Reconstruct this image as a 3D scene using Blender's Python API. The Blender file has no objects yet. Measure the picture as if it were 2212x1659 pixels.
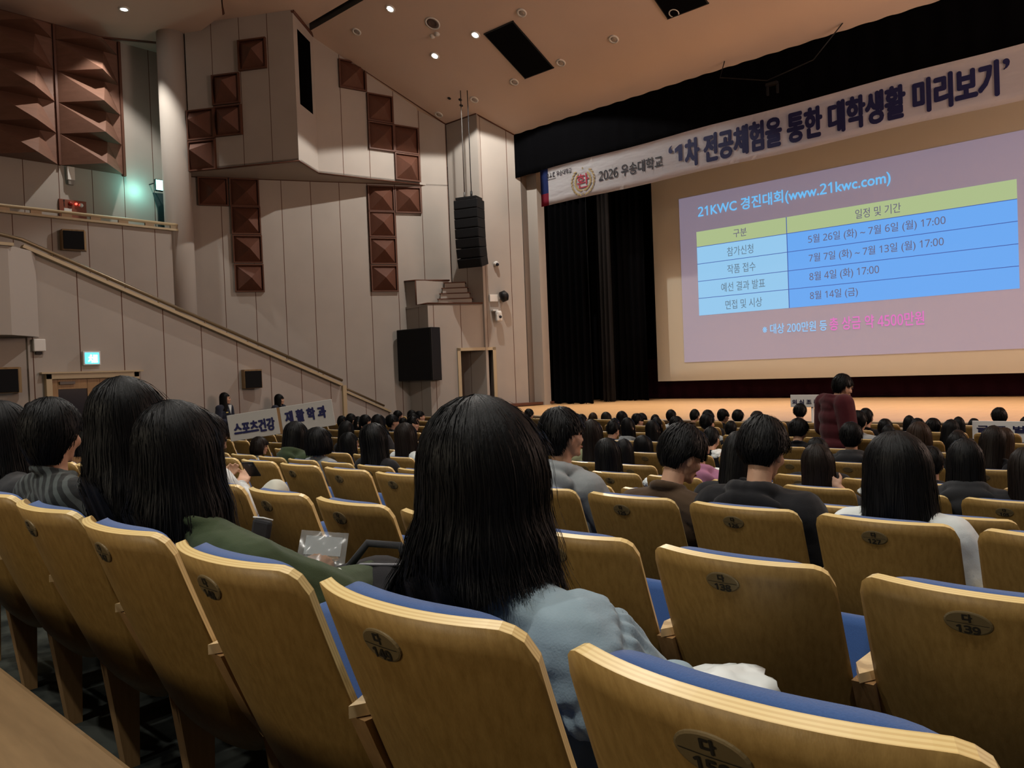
import bpy, bmesh, math, random
from mathutils import Vector, Matrix, Euler, noise
PI = math.pi
S = bpy.context.scene
COL = S.collection
# ------------------------------------------------------------------ camera, world, exposure, lights
# eye level of the seated photographer is z = 0; +Y runs to the stage, X along the rows
def make_camera():
    f, pitch, roll, yaw = 1686.84, math.radians(-.94796), math.radians(-2.23298), math.radians(42.4712)
    cy, sy, cp, sp = math.cos(yaw), math.sin(yaw), math.cos(pitch), math.sin(pitch)
    fwd = Vector((-sy * cp, cy * cp, sp)); right = Vector((cy, sy, 0)); up = right.cross(fwd)
    r2 = right * math.cos(roll) + up * math.sin(roll); u2 = -right * math.sin(roll) + up * math.cos(roll)
    cd = bpy.data.cameras.new('camera'); cd.sensor_width = 36; cd.lens = f * 36 / 2212; cd.clip_start = .05; cd.clip_end = 200
    co = bpy.data.objects.new('camera', cd); COL.objects.link(co)
    m = Matrix((r2, u2, -fwd)).transposed().to_4x4(); co.matrix_world = m
    S.camera = co
make_camera()
S.view_settings.view_transform = 'Standard'; S.view_settings.look = 'None'
S.view_settings.gamma = 1; S.view_settings.use_curve_mapping = False
S.view_settings.exposure = -0.10
W = bpy.data.worlds.new('world'); S.world = W; W.use_nodes = True
W.node_tree.nodes['Background'].inputs[0].default_value = (.5, .45, .4, 1); W.node_tree.nodes['Background'].inputs[1].default_value = .0
def lamp(name, kind, loc, to, watts, col, size=.1, spot=100, blend=.4, sy=None):
    d = bpy.data.lights.new(name, kind); d.energy = watts; d.color = col
    if kind == 'SPOT': d.spot_size = math.radians(spot); d.spot_blend = blend; d.shadow_soft_size = size
    elif kind == 'AREA':
        d.size = size
        if sy: d.shape = 'RECTANGLE'; d.size_y = sy
    else: d.shadow_soft_size = size
    o = bpy.data.objects.new(name, d); COL.objects.link(o); o.location = loc
    o.rotation_euler = (Vector(to) - Vector(loc)).to_track_quat('-Z', 'Y').to_euler()
    return o
NEU = (1, .96, .88)
lamp('house_key_light', 'SPOT', (-13.22, 13.62, 8.05), (-13.3, 13.5, 0), 1150, NEU, .05, 132, .08)
for i, (x, y, w, c) in enumerate(((-8, 6.5, 1000, 122), (-3.5, 6.5, 420, 96), (-7, 2.2, 450, 96), (-2.2, 2.0, 520, 96), (-7, -3.2, 1000, 100), (-2.6, -3.2, 1100, 100), (2, -3.2, 900, 100), (2.5, 2.5, 560, 96))):
    lamp('house_down_light', 'SPOT', (x, y, 8.9), (x, y + .5, -2), w, NEU, .12, c, .4)
lamp('rear_fill_light', 'AREA', (-4.0, -7.5, 2.6), (-2.5, 2, -.8), 200, (1, .86, .62), 4.0, sy=1.2)  # added unseen fill, brightens the seat backs from behind
lamp('balcony_light', 'SPOT', (-19.02, 7.75, 8.85), (-20.6, 7.1, 3), 700, NEU, .06, 92, .4)
WARM = (1, .80, .64)
for x in (-12, -8, -4, 0, 4):
    l = lamp('stage_border_light', 'AREA', (x, 17.6, 6.9), (x, 16.6, -1), 120, WARM, 1.6, sy=.5); l.data.spread = math.radians(80)
for x in (-10, -6, -2, 2):
    lamp('stage_front_light', 'SPOT', (x, 9.8, 8.8), (x - .3, 14.0, -1), 460, (1, .78, .60), .15, 40, .6)
lamp('stage_bounce_fill', 'AREA', (6.0, 12.2, 3.6), (-10, 14.2, 6.8), 850, (1, .70, .56), 3.5)  # added unseen fill standing in for warm bounce off stage and screen

# ------------------------------------------------------------------ materials
MATS = {}
def mat(name, col, rough=.6, spec=.3, metal=0, emit=0, ecol=None, sheen=0, alpha=1, trans=0):
    if name in MATS: return MATS[name]
    m = bpy.data.materials.new(name); m.use_nodes = True
    b = m.node_tree.nodes['Principled BSDF']
    b.inputs['Base Color'].default_value = (*col, 1); b.inputs['Roughness'].default_value = rough
    b.inputs['Specular IOR Level'].default_value = spec; b.inputs['Metallic'].default_value = metal
    b.inputs['Sheen Weight'].default_value = sheen; b.inputs['Alpha'].default_value = alpha
    b.inputs['Transmission Weight'].default_value = trans
    if emit:
        b.inputs['Emission Color'].default_value = (*(ecol or col), 1); b.inputs['Emission Strength'].default_value = emit
    MATS[name] = m; return m
class NT:
    def __init__(s, m): s.m = m; s.t = m.node_tree; s.b = s.t.nodes['Principled BSDF']
    def n(s, typ, **k):
        q = s.t.nodes.new(typ)
        for a, v in k.items(): setattr(q, a, v)
        return q
    def l(s, a, b): s.t.links.new(a, b)
    def coord(s, which='Object', scale=(1, 1, 1)):
        c = s.n('ShaderNodeTexCoord'); mp = s.n('ShaderNodeMapping'); mp.inputs['Scale'].default_value = scale
        s.l(c.outputs[which], mp.inputs['Vector']); return mp.outputs[0]
    def noise(s, vec, scale, detail=3):
        q = s.n('ShaderNodeTexNoise'); q.inputs['Scale'].default_value = scale; q.inputs['Detail'].default_value = detail
        s.l(vec, q.inputs['Vector']); return q.outputs['Fac']
    def ramp(s, fac, stops):
        q = s.n('ShaderNodeValToRGB'); e = q.color_ramp.elements
        while len(e) < len(stops): e.new(.5)
        for k, (p, c) in enumerate(stops): e[k].position = p; e[k].color = (*c, 1)
        s.l(fac, q.inputs[0]); return q.outputs[0]
    def math(s, op, a, b=None):
        q = s.n('ShaderNodeMath', operation=op)
        for k, v in enumerate((a, b)):
            if v is None: continue
            if isinstance(v, (int, float)): q.inputs[k].default_value = v
            else: s.l(v, q.inputs[k])
        return q.outputs[0]
    def mix(s, fac, a, b):
        q = s.n('ShaderNodeMix', data_type='RGBA')
        for key, v in ((0, fac), (6, a), (7, b)):
            if isinstance(v, tuple): q.inputs[key].default_value = (*v, 1)
            elif isinstance(v, (int, float)): q.inputs[key].default_value = v
            else: s.l(v, q.inputs[key])
        return q.outputs[2]
    def base(s, c): s.l(c, s.b.inputs['Base Color'])
    def bump(s, h, strength=.3, dist=.01):
        q = s.n('ShaderNodeBump'); q.inputs['Strength'].default_value = strength; q.inputs['Distance'].default_value = dist
        s.l(h, q.inputs['Height']); s.l(q.outputs[0], s.b.inputs['Normal'])

def wall_mat(name, col, pitch=.77, groove=(.10, .045, .03)):
    m = mat(name, col, .85, .15); t = NT(m)
    uv = t.n('ShaderNodeUVMap'); sx = t.n('ShaderNodeSeparateXYZ'); t.l(uv.outputs[0], sx.inputs[0])
    fr = t.math('FRACT', t.math('DIVIDE', sx.outputs[0], pitch))
    g = t.math('LESS_THAN', fr, .022)
    o = t.coord('Object')
    n1 = t.noise(o, 1.3, 2); n2 = t.noise(o, 90, 2)
    a = tuple(c * .90 for c in col); b = tuple(min(1, c * 1.08) for c in col)
    base = t.mix(n1, a, b)
    t.base(t.mix(g, base, groove))
    t.bump(t.math('ADD', t.math('MULTIPLY', n2, .25), t.math('MULTIPLY', g, -1.0)), .35, .008)
    return m
WALL = wall_mat('beige_fabric_wall', (.38, .34, .305))
PLAIN = mat('plain_beige', (.38, .34, .305), .85, .15)
NICHE = WALL
CEIL = mat('ceiling_plaster', (.60, .47, .40), .8, .2)
_t = NT(CEIL); _t.base(_t.mix(_t.noise(_t.coord('Object'), .7, 2), (.56, .44, .37), (.64, .51, .43)))
def wood_mat(name, dark, light, scale=(1, 1, 1), rough=.45, ring=6, coord='Object', spec=.4):
    m = mat(name, light, rough, spec); t = NT(m)
    v = t.coord(coord, scale); n = t.noise(v, ring, 5)
    n2 = t.noise(v, ring * 6, 2)
    t.base(t.ramp(t.math('ADD', t.math('MULTIPLY', n, .75), t.math('MULTIPLY', n2, .25)), [(.32, dark), (.68, light)]))
    t.bump(n2, .08, .002)
    return m
WOODP = wood_mat('russet_panel', (.095, .038, .024), (.13, .052, .032), (1, 1, .3), .55, 5)
TRIM = mat('russet_trim', (.10, .040, .024), .5, .3)
GREYP = mat('pyramid_grey', (.14, .115, .10), .6, .3)
VENEER = wood_mat('seat_veneer', (.21, .122, .033), (.29, .178, .054), (14, 14, .55), .42, 6, spec=.4)
EDGE = mat('laminated_edge', (.66, .47, .24), .35, .45)
_t = NT(EDGE); _o = _t.coord('UV', (1, 1, 1)); _w = _t.n('ShaderNodeTexWave', wave_type='BANDS', bands_direction='Y'); _w.inputs['Scale'].default_value = .95; _w.inputs['Distortion'].default_value = .6; _w.inputs['Detail Scale'].default_value = 3
_t.l(_o, _w.inputs['Vector']); _t.base(_t.ramp(_w.outputs['Fac'], [(.25, (.58, .41, .17)), (.6, (.68, .52, .24))]))
LIGHTW = wood_mat('pale_beech', (.52, .38, .20), (.68, .52, .30), (3, 3, 1), .35, 4)
POSTW = wood_mat('post_wood', (.26, .15, .06), (.36, .21, .09), (10, 10, .6), .45, 5)
BLUE = mat('blue_upholstery', (.035, .085, .30), .85, .15, sheen=.25)
_t = NT(BLUE); _n = _t.noise(_t.coord('Object'), 420, 2); _t.base(_t.mix(_n, (.026, .066, .19), (.042, .10, .27))); _t.bump(_n, .4, .001)
PLATE = mat('number_plate', (.17, .125, .06), .35, .5, .25)
PLTXT = mat('plate_print', (.02, .017, .013), .5)
DESKW = wood_mat('desk_wood', (.12, .072, .030), (.18, .112, .05), (.8, 7, 1), .4, 3)
CARPET = mat('grey_carpet', (.045, .05, .045), .95, .05)
_t = NT(CARPET); _n = _t.noise(_t.coord('Object'), 5, 6); _t.base(_t.ramp(_n, [(.4, (.012, .014, .013)), (.62, (.040, .044, .038))]))
RISER = mat('dark_riser', (.018, .016, .014), .7)
STAGEW = mat('stage_boards', (.60, .36, .16), .38, .4); _t = NT(STAGEW)
_v = _t.coord('Object', (.12, 1, 1)); _b = _t.n('ShaderNodeTexBrick'); _b.inputs['Scale'].default_value = 6; _b.inputs['Mortar Size'].default_value = .004
_b.inputs['Color1'].default_value = (.47, .27, .11, 1); _b.inputs['Color2'].default_value = (.60, .37, .175, 1); _b.inputs['Mortar'].default_value = (.25, .13, .05, 1)
_t.l(_v, _b.inputs['Vector']); _t.base(_t.mix(_t.math('MULTIPLY', _t.noise(_t.coord('Object', (.6, 12, 1)), 3, 4), .6), _b.outputs[0], (.63, .40, .20)))
STAGEF = mat('stage_fascia', (.30, .19, .09), .5)
BLACKC = mat('black_velvet', (.0035, .0035, .0045), .95, .05)
MAROON = mat('maroon_cloth', (.030, .006, .012), .9, .1)
SCREEN = mat('screen_fabric', (.54, .50, .41), .9, .1)
BANNER = mat('banner_cloth', (.62, .60, .62), .75, .2)
_t = NT(BANNER); _t.bump(_t.noise(_t.coord('Object', (.5, 1, 1.6)), 1.6, 3), .45, .10)
NAVY = mat('navy_print', (.012, .014, .075), .6)
BLK = mat('black_print', (.012, .012, .02), .6)
BLACKP = mat('black_plastic', (.008, .008, .009), .5, .3)
GRILLE = mat('black_grille', (.006, .006, .007), .8, .2)
WHITEP = mat('white_plastic', (.66, .65, .62), .4)
DARKG = mat('dark_glass', (.008, .010, .018), .15, .5)
METAL = mat('bronze_rail', (.20, .15, .09), .35, .5, .5)
CAPW = mat('cap_wood', (.42, .33, .20), .4, .4)
WIRE = mat('steel_cable', (.07, .065, .06), .5, .3)
SKIN = mat('skin', (.52, .31, .21), .5, .35)
SKIND = SKIN
LIPS = mat('lips', (.42, .16, .13), .45)
EYEM = mat('eye_dark', (.01, .008, .007), .2, .5)
def hair_mat(name, col, rough=.46):
    m = mat(name, col, rough, .15); t = NT(m)
    t.bump(t.noise(t.coord('Object', (60, 60, 4)), 6, 3), .25, .003)
    return m
HAIRK = hair_mat('hair_black', (.0045, .0045, .005)); HAIRB = hair_mat('hair_brown_black', (.012, .0085, .007)); HAIRN = hair_mat('hair_brown', (.030, .017, .011))
def cloth(name, col, rough=.9):
    m = mat(name, col, rough, .15, sheen=.1); t = NT(m)
    o = t.coord('Object'); n = t.noise(o, 260, 2); n2 = t.noise(o, 14, 3)
    t.base(t.mix(n2, tuple(c * .82 for c in col), tuple(min(1, c * 1.12) for c in col)))
    t.bump(t.math('ADD', t.math('MULTIPLY', n, .3), n2), .35, .006)
    return m
CL = {'k': cloth('cloth_black', (.012, .012, .014)), 'g': cloth('cloth_grey', (.24, .26, .27)), 'w': cloth('cloth_white', (.62, .66, .66)), 'd': cloth('cloth_charcoal', (.028, .029, .032)),
      'o': cloth('cloth_olive', (.040, .058, .028)), 'n': cloth('cloth_brown', (.060, .037, .021)), 'p': cloth('cloth_pink', (.36, .16, .26)), 'h': cloth('cloth_khaki', (.26, .27, .16)),
      'b': cloth('cloth_navy', (.020, .024, .04)), 'm': cloth('cloth_maroon', (.060, .010, .014)), 'j': cloth('cloth_denim', (.25, .335, .39)), 'c': cloth('cloth_cream', (.50, .50, .43))}
STRIPE = cloth('cloth_striped', (.02, .024, .024)); _t = NT(STRIPE)
_w = _t.n('ShaderNodeTexWave', wave_type='BANDS', bands_direction='DIAGONAL'); _w.inputs['Scale'].default_value = 11; _w.inputs['Distortion'].default_value = 1.5
_t.l(_t.coord('Object'), _w.inputs['Vector']); _t.base(_t.ramp(_w.outputs['Fac'], [(.45, (.012, .014, .015)), (.6, (.05, .06, .06))]))
def glow(name, col, e): return mat(name, (.3, .3, .3), .8, .1, emit=e, ecol=col)

# ------------------------------------------------------------------ object helpers
def tag(o, label=None, cat=None, group=None, kind=None):
    if label: o['label'] = label
    if cat: o['category'] = cat
    if group: o['group'] = group
    if kind: o['kind'] = kind
    return o
def thing(name, label, cat, loc=(0, 0, 0), rz=0, group=None):
    o = bpy.data.objects.new(name, None); COL.objects.link(o); o.location = loc; o.rotation_euler = (0, 0, rz); o.empty_display_size = .1
    return tag(o, label, cat, group)
def link(name, me, parent=None, mats=()):
    o = bpy.data.objects.new(name, me); COL.objects.link(o)
    for m in mats: me.materials.append(m)
    if parent is not None: o.parent = parent
    return o
class MB:
    """collects shapes into one mesh"""
    def __init__(s): s.bm = bmesh.new(); s.uv = s.bm.loops.layers.uv.new('UVMap')
    def face(s, pts, mi=0, smooth=False):
        vs = [s.bm.verts.new(p) for p in pts]; f = s.bm.faces.new(vs); f.material_index = mi; f.smooth = smooth; return f
    def box(s, c, d, rot=None, mi=0, bev=0):
        r = bmesh.ops.create_cube(s.bm, size=1); vs = r['verts']
        M = Matrix.Translation(c) @ (rot.to_4x4() if rot is not None else Matrix()) @ Matrix.Diagonal((*d, 1))
        bmesh.ops.transform(s.bm, matrix=M, verts=vs)
        fs = {f for v in vs for f in v.link_faces}
        for f in fs: f.material_index = mi
        if bev:
            es = {e for v in vs for e in v.link_edges}
            bmesh.ops.bevel(s.bm, geom=list(es), offset=bev, segments=2, affect='EDGES', profile=.5)
        return vs
    def tube(s, pts, r, seg=8, mi=0, cap=True):
        pts = [Vector(p) for p in pts]; n = len(pts); rr = r if isinstance(r, (list, tuple)) else [r] * n
        rings = []; prev = None
        for i, p in enumerate(pts):
            t = (pts[min(i + 1, n - 1)] - pts[max(i - 1, 0)]).normalized()
            a = t.cross(Vector((0, 0, 1)) if abs(t.z) < .95 else Vector((1, 0, 0))).normalized() if prev is None else (prev - t * prev.dot(t)).normalized()
            prev = a; b = t.cross(a)
            rings.append([s.bm.verts.new(p + (a * math.cos(2 * PI * k / seg) + b * math.sin(2 * PI * k / seg)) * rr[i]) for k in range(seg)])
        for i in range(n - 1):
            for k in range(seg):
                f = s.bm.faces.new((rings[i][k], rings[i][(k + 1) % seg], rings[i + 1][(k + 1) % seg], rings[i + 1][k])); f.smooth = True; f.material_index = mi
        if cap:
            for q in (rings[0][::-1], rings[-1]): f = s.bm.faces.new(q); f.material_index = mi
    def prism(s, pts, vec, mi=0):
        """closed prism from a polygon swept along vec"""
        v = Vector(vec); a = [s.bm.verts.new(p) for p in pts]; b = [s.bm.verts.new(Vector(p) + v) for p in pts]; n = len(a)
        fs = [s.bm.faces.new(a[::-1]), s.bm.faces.new(b)] + [s.bm.faces.new((a[i], a[(i + 1) % n], b[(i + 1) % n], b[i])) for i in range(n)]
        for f in fs: f.material_index = mi
        return fs
    def ell(s, c, r, seg=16, rings=10, rot=None, mi=0):
        q = bmesh.ops.create_uvsphere(s.bm, u_segments=seg, v_segments=rings, radius=1)
        M = Matrix.Translation(c) @ (rot.to_4x4() if rot is not None else Matrix()) @ Matrix.Diagonal((*r, 1))
        bmesh.ops.transform(s.bm, matrix=M, verts=q['verts'])
        for f in {f for v in q['verts'] for f in v.link_faces}: f.smooth = True; f.material_index = mi
    def cap(s, a, b, ra, rb, seg=12):
        """tapered capsule"""
        a, b = Vector(a), Vector(b); s.ell(a, (ra,) * 3, seg, 8); s.ell(b, (rb,) * 3, seg, 8)
        d = b - a
        if d.length > 1e-5:
            M = Matrix.Translation((a + b) / 2) @ d.to_track_quat('Z', 'Y').to_matrix().to_4x4()
            bmesh.ops.create_cone(s.bm, cap_ends=True, segments=seg, radius1=ra, radius2=rb, depth=d.length, matrix=M)
    def lathe(s, prof, c=(0, 0, 0), seg=20, M=None, mi=0):
        rings = []
        for r, z in prof:
            rings.append([s.bm.verts.new((r * math.cos(2 * PI * k / seg), r * math.sin(2 * PI * k / seg), z)) for k in range(seg)])
        for i in range(len(rings) - 1):
            for k in range(seg):
                f = s.bm.faces.new((rings[i][k], rings[i][(k + 1) % seg], rings[i + 1][(k + 1) % seg], rings[i + 1][k])); f.smooth = True; f.material_index = mi
        f = s.bm.faces.new(rings[-1]); f.material_index = mi
        f = s.bm.faces.new(rings[0][::-1]); f.material_index = mi
        MM = (M.to_4x4() if M is not None else Matrix()); MM = Matrix.Translation(c) @ MM
        bmesh.ops.transform(s.bm, matrix=MM, verts=[v for r in rings for v in r])
    def mesh(s, name='m'):
        bmesh.ops.recalc_face_normals(s.bm, faces=s.bm.faces)
        me = bpy.data.meshes.new(name); s.bm.to_mesh(me); s.bm.free(); return me
    def obj(s, name, mats, parent=None):
        if not isinstance(mats, (list, tuple)): mats = [mats]
        return link(name, s.mesh(name), parent, mats)
TMP = []
def evaluate(me, mods):
    o = bpy.data.objects.new('tmp', me); COL.objects.link(o)
    for typ, kw in mods:
        m = o.modifiers.new('m', typ)
        for k, v in kw.items(): setattr(m, k, v)
    dg = bpy.context.evaluated_depsgraph_get(); r = bpy.data.meshes.new_from_object(o.evaluated_get(dg))
    bpy.data.objects.remove(o); bpy.data.meshes.remove(me); return r
def blob(mb, vox, smooth=3, lump=0, lscale=8, seed=0):
    me = evaluate(mb.mesh(), [('REMESH', dict(mode='VOXEL', voxel_size=vox, use_smooth_shade=True)), ('SMOOTH', dict(factor=.5, iterations=smooth))])
    if lump:
        off = Vector((seed * 3.1, seed * 1.7, seed))
        nr = [v.normal.copy() for v in me.vertices]
        for v, n in zip(me.vertices, nr):
            w = 1 - abs(noise.noise(v.co * lscale + off)) * 2; w2 = noise.noise(v.co * lscale * 2.7 + off)
            v.co += n * lump * (w * .7 + w2 * .4)
    for p in me.polygons: p.use_smooth = True
    return me
def text_mesh(body, x0, x1, z0, z1, bold=0, depth=.0, res=3):
    """filled lettering whose ink fills the given rectangle in the XZ plane (facing -Y)"""
    body = ''.join(chr(0x1D7E2 + int(ch)) if ch.isdigit() else ch for ch in body)   # plain sans-serif digits
    c = bpy.data.curves.new('t', 'FONT'); c.body = body; c.resolution_u = res; c.extrude = 0; c.fill_mode = 'FRONT'
    o = bpy.data.objects.new('t', c); COL.objects.link(o)
    dg = bpy.context.evaluated_depsgraph_get(); me = bpy.data.meshes.new_from_object(o.evaluated_get(dg))
    bpy.data.objects.remove(o); bpy.data.curves.remove(c); me.materials.clear()
    xs = [v.co.x for v in me.vertices]; ys = [v.co.y for v in me.vertices]
    ax, bx, ay, by = min(xs), max(xs), min(ys), max(ys)
    for v in me.vertices:
        v.co = Vector((x0 + (v.co.x - ax) / (bx - ax) * (x1 - x0), 0, z0 + (v.co.y - ay) / (by - ay) * (z1 - z0)))
    if bold:   # heavier weight: the outlines repeated around a small circle, in one mesh
        r = bold * (z1 - z0); b2 = bmesh.new()
        for k in range(9):
            n0 = len(b2.verts); b2.from_mesh(me); b2.verts.ensure_lookup_table()
            d = Vector((0, -.0004 * k, 0)) if k == 8 else Vector((r * math.cos(k * PI / 4), -.0004 * k, r * math.sin(k * PI / 4)))
            for v in b2.verts[n0:]: v.co += d
        b2.to_mesh(me); b2.free()
    return me
def text(name, body, rect, mat_, parent, y, bold=0, M=None):
    me = text_mesh(body, *rect, bold=bold)
    if M is not None: me.transform(M)
    o = link(name, me, parent, [mat_])
    if M is None: o.location = (0, y, 0)
    return o

# ------------------------------------------------------------------ the room
ROOM = []
def slab(name, pts, mats, thick=.1, origin=None, d=None, shift=0, kind='structure'):
    """a wall from its seen outline, thickened away from the hall; u runs along d for the panel joints"""
    mb = MB(); pts = [Vector(p) for p in pts]
    n = Vector((0, 0, 0))
    for i in range(len(pts)): n += pts[i].cross(pts[(i + 1) % len(pts)])
    n.normalize(); c = sum(pts, Vector()) / len(pts)
    inward = Vector((-5, 6, 1)) - c
    if n.dot(inward) > 0: n = -n
    fs = mb.prism(pts, n * thick)
    origin = Vector(origin or pts[0]); d = Vector(d).normalized() if d else (pts[1] - pts[0]).normalized()
    for f in mb.bm.faces:
        for lp in f.loops: lp[mb.uv].uv = ((lp.vert.co - origin).dot(d) + shift, lp.vert.co.z)
    o = mb.obj(name, mats); o['kind'] = kind; ROOM.append(o); return o
FZ = -1.85
RY = [.7255, 1.743, 2.83, 3.84, 4.93, 5.98, 7.03, 8.08, 9.13, 10.18, 11.23]
RD = [.327, .467, .561, .715, .81, .90] + [.92] * 5
RF = [-(d + .93) for d in RD]
# stepped floor
mb = MB(); prof = [(-8, -1.14), (RY[0] - .06, -1.14)]
for i in range(6):
    prof += [(RY[i] - .06, RF[i]), ((RY[i + 1] - .06), RF[i])]
prof += [(17.2, FZ)]
prof = [p for i, p in enumerate(prof) if i == 0 or p != prof[i - 1]]
for i in range(len(prof) - 1):
    (a, za), (b, zb) = prof[i], prof[i + 1]
    mb.face([(-21, a, za), (7, a, za), (7, b, zb), (-21, b, zb)], 1 if abs(a - b) < 1e-6 else 0)
o = mb.obj('floor', [CARPET, RISER]); o['kind'] = 'structure'
# left stair wall
XS = -15.5
def diag(y): return 2.53 - (y - 4.33) * (2.53 + .17) / (10.91 - 4.33)
slab('wall_stair', [(XS, 4.4, -2), (XS, 10.94, -2), (XS, 10.94, diag(10.94) - .02), (XS, 4.4, diag(4.4) - .02)], WALL, .12, (XS, 4.469, 0), (0, 1, 0))
slab('wall_under_landing', [(XS - .05, -8, -2), (XS - .05, 4.42, -2), (XS - .05, 4.42, 2.4), (XS - .05, -8, 2.4)], WALL, .12, (XS, 4.469, 0), (0, 1, 0))
mb = MB(); L = [(XS + .02, -8), (XS + .55, -8), (XS + .55, 4.02), (XS + .02, 4.58)]
mb.prism([(x, y, .93) for x, y in L], (0, 0, 1.5)); o = mb.obj('wall_landing', PLAIN); o['kind'] = 'structure'
mb = MB(); mb.box((XS - .02, 10.99, -1.03), (.16, .1, 1.7)); o = mb.obj('trim_1', CAPW); o['kind'] = 'structure'
o.data.materials[0] = CAPW
slab('wall_upper', [(-19.5, -8, -2), (-19.5, 9.15, -2), (-19.5, 9.15, 3.86), (-19.5, -8, 3.86)], WALL, .15, (-19.5, 5.3477, 0), (0, 1, 0))
slab('wall_balcony', [(-21, -8, 3), (-21, 9.6, 3), (-21, 9.6, 9.6), (-21, -8, 9.6)], WALL, .15, (-21, 6.032, 0), (0, 1, 0))
slab('wall_balcony_return', [(-21, 9.5, 3), (-19.95, 9.4, 3), (-19.95, 9.4, 9.6), (-21, 9.5, 9.6)], PLAIN, .15)
mb = MB(); mb.box((-20.33, .5, 3.2), (1.3, 17, .1)); o = mb.obj('floor_balcony', CARPET); o['kind'] = 'structure'
# splayed side wall, lower part
CW, SD = Vector((-18.755, 11.546, 0)), Vector((.378, .671, 0)).normalized()
def spl(t, z): p = CW + SD * t; return (p.x, p.y, z)
slab('wall_splay_lower', [spl(-2.6, -2), spl(4.64, -2), spl(4.64, 5.44), spl(-2.6, 5.44)], WALL, .2, CW, SD, .0)
slab('wall_splay_upper', [spl(3.55, 5.40), spl(4.64, 5.40), spl(4.64, 9.6), spl(3.55, 9.6)], WALL, .2, CW, SD, .0)
# projecting bay with spotlight window
PA_, PB_, PC_, PD_ = Vector((-19.36, 9.36, 0)), Vector((-16.81, 10.89, 0)), Vector((-17.52, 11.93, 0)), Vector((-16.81, 14.81, 0))
ZB = 5.40
def zz(p, z): return (p.x, p.y, z)
dAB = (PB_ - PA_).normalized(); dCD = (PD_ - PC_).normalized()
slab('wall_bay_left', [zz(PA_, ZB), zz(PB_, ZB), zz(PB_, 9.6), zz(PA_, 9.6)], WALL, .08, PA_, dAB, .045)
slab('wall_bay_front', [zz(PC_, ZB), zz(PD_, ZB), zz(PD_, 9.6), zz(PC_, 9.6)], WALL, .08, PC_, dCD, .08)
dBC = (PC_ - PB_)
def bc(u, z): p = PB_ + dBC * u; return (p.x, p.y, z)
mb = MB()
WA, WB, WZ0, WZ1 = .19, .84, 6.87, 8.74
for pl in ([bc(0, ZB), bc(1, ZB), bc(1, WZ0), bc(0, WZ0)], [bc(0, WZ1), bc(1, WZ1), bc(1, 9.6), bc(0, 9.6)], [bc(0, WZ0), bc(WA, WZ0), bc(WA, WZ1), bc(0, WZ1)], [bc(WB, WZ0), bc(1, WZ0), bc(1, WZ1), bc(WB, WZ1)]):
    f = mb.face(pl)
nb = Vector((dBC.y, -dBC.x, 0)).normalized()
if nb.dot(Vector((1, 0, 0))) < 0: nb = -nb
ins = [Vector(bc(WA, WZ0)), Vector(bc(WB, WZ0)), Vector(bc(WB, WZ1)), Vector(bc(WA, WZ1))]
inn = [p - nb * .5 for p in ins]
for i in range(4): mb.face([ins[i], ins[(i + 1) % 4], inn[(i + 1) % 4], inn[i]], 1)
mb.face(inn, 1)
o = mb.obj('wall_bay_return', [PLAIN, BLACKC]); o['kind'] = 'structure'
mb = MB(); mb.prism([zz(PA_, ZB), zz(PB_, ZB), zz(PC_, ZB), zz(PD_, ZB), spl(4.0, ZB), spl(-2.4, ZB)], (0, 0, .06)); o = mb.obj('ceiling_bay_soffit', PLAIN); o['kind'] = 'structure'
mb = MB()
for a, b in ((PA_, PB_), (PB_, PC_), (PC_, PD_)): mb.tube([zz(a, ZB), zz(b, ZB)], .018, 6)
mb.tube([spl(-2.5, ZB + .01), spl(3.9, ZB + .01)], .03, 6)
o = mb.obj('trim_2', TRIM); o['kind'] = 'structure'
# column
mb = MB(); mb.lathe([(.34, -2), (.34, 8.92)], (-19.68, 9.14, 0), 40); o = mb.obj('wall_column', PLAIN); o['kind'] = 'structure'
# niche and stage-side wall with doorway
slab('wall_niche', [(-16.46, 15.6, -2), (-15.22, 15.6, -2), (-15.22, 15.6, 9), (-16.46, 15.6, 9)], WALL, .1, (-16.46, 15.6, 0), (1, 0, 0), .15)
Q0, Q1 = Vector((-16.0, 14.2, 0)), Vector((-14.7, 16.75, 0)); dQ = (Q1 - Q0).normalized(); LQ = (Q1 - Q0).length
def q(t, z): p = Q0 + dQ * t; return (p.x, p.y, z)
ZL = 1.93; T0, T1, ZD = .87, 1.82, .61
mb = MB()
for pl in ([q(0, -2), q(T0, -2), q(T0, ZD), q(0, ZD)], [q(T1, -2), q(LQ, -2), q(LQ, ZD), q(T1, ZD)], [q(0, ZD), q(LQ, ZD), q(LQ, ZL), q(0, ZL)], [q(1.66, ZL), q(LQ, ZL), q(LQ, 9), q(1.66, 9)]): mb.face(pl)
bk = Vector((-dQ.y, dQ.x, 0))
if bk.x > 0: bk = -bk
def qi(t, z, dd): return tuple(Vector(q(t, z)) + bk * dd)
for a, b in (((T0, -2), (T0, ZD)), ((T0, ZD), (T1, ZD)), ((T1, ZD), (T1, -2))):
    mb.face([q(*a), q(*b), qi(*b, .9), qi(*a, .9)], 1)
mb.face([qi(T0, -2, .9), qi(T1, -2, .9), qi(T1, ZD, .9), qi(T0, ZD, .9)], 1)
for f in mb.bm.faces:
    for lp in f.loops: lp[mb.uv].uv = ((lp.vert.co - Q0).dot(dQ) + .62, lp.vert.co.z)
o = mb.obj('wall_stage_side', [WALL, mat('corridor', (.16, .12, .10), .8)]); o['kind'] = 'structure'
slab('wall_plinth_side', [(-17.15, 14.42, -2), q(0, -2), q(0, ZL), (-17.15, 14.42, ZL)], WALL, .05, Q0, (1, 0, 0), .5)
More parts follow.
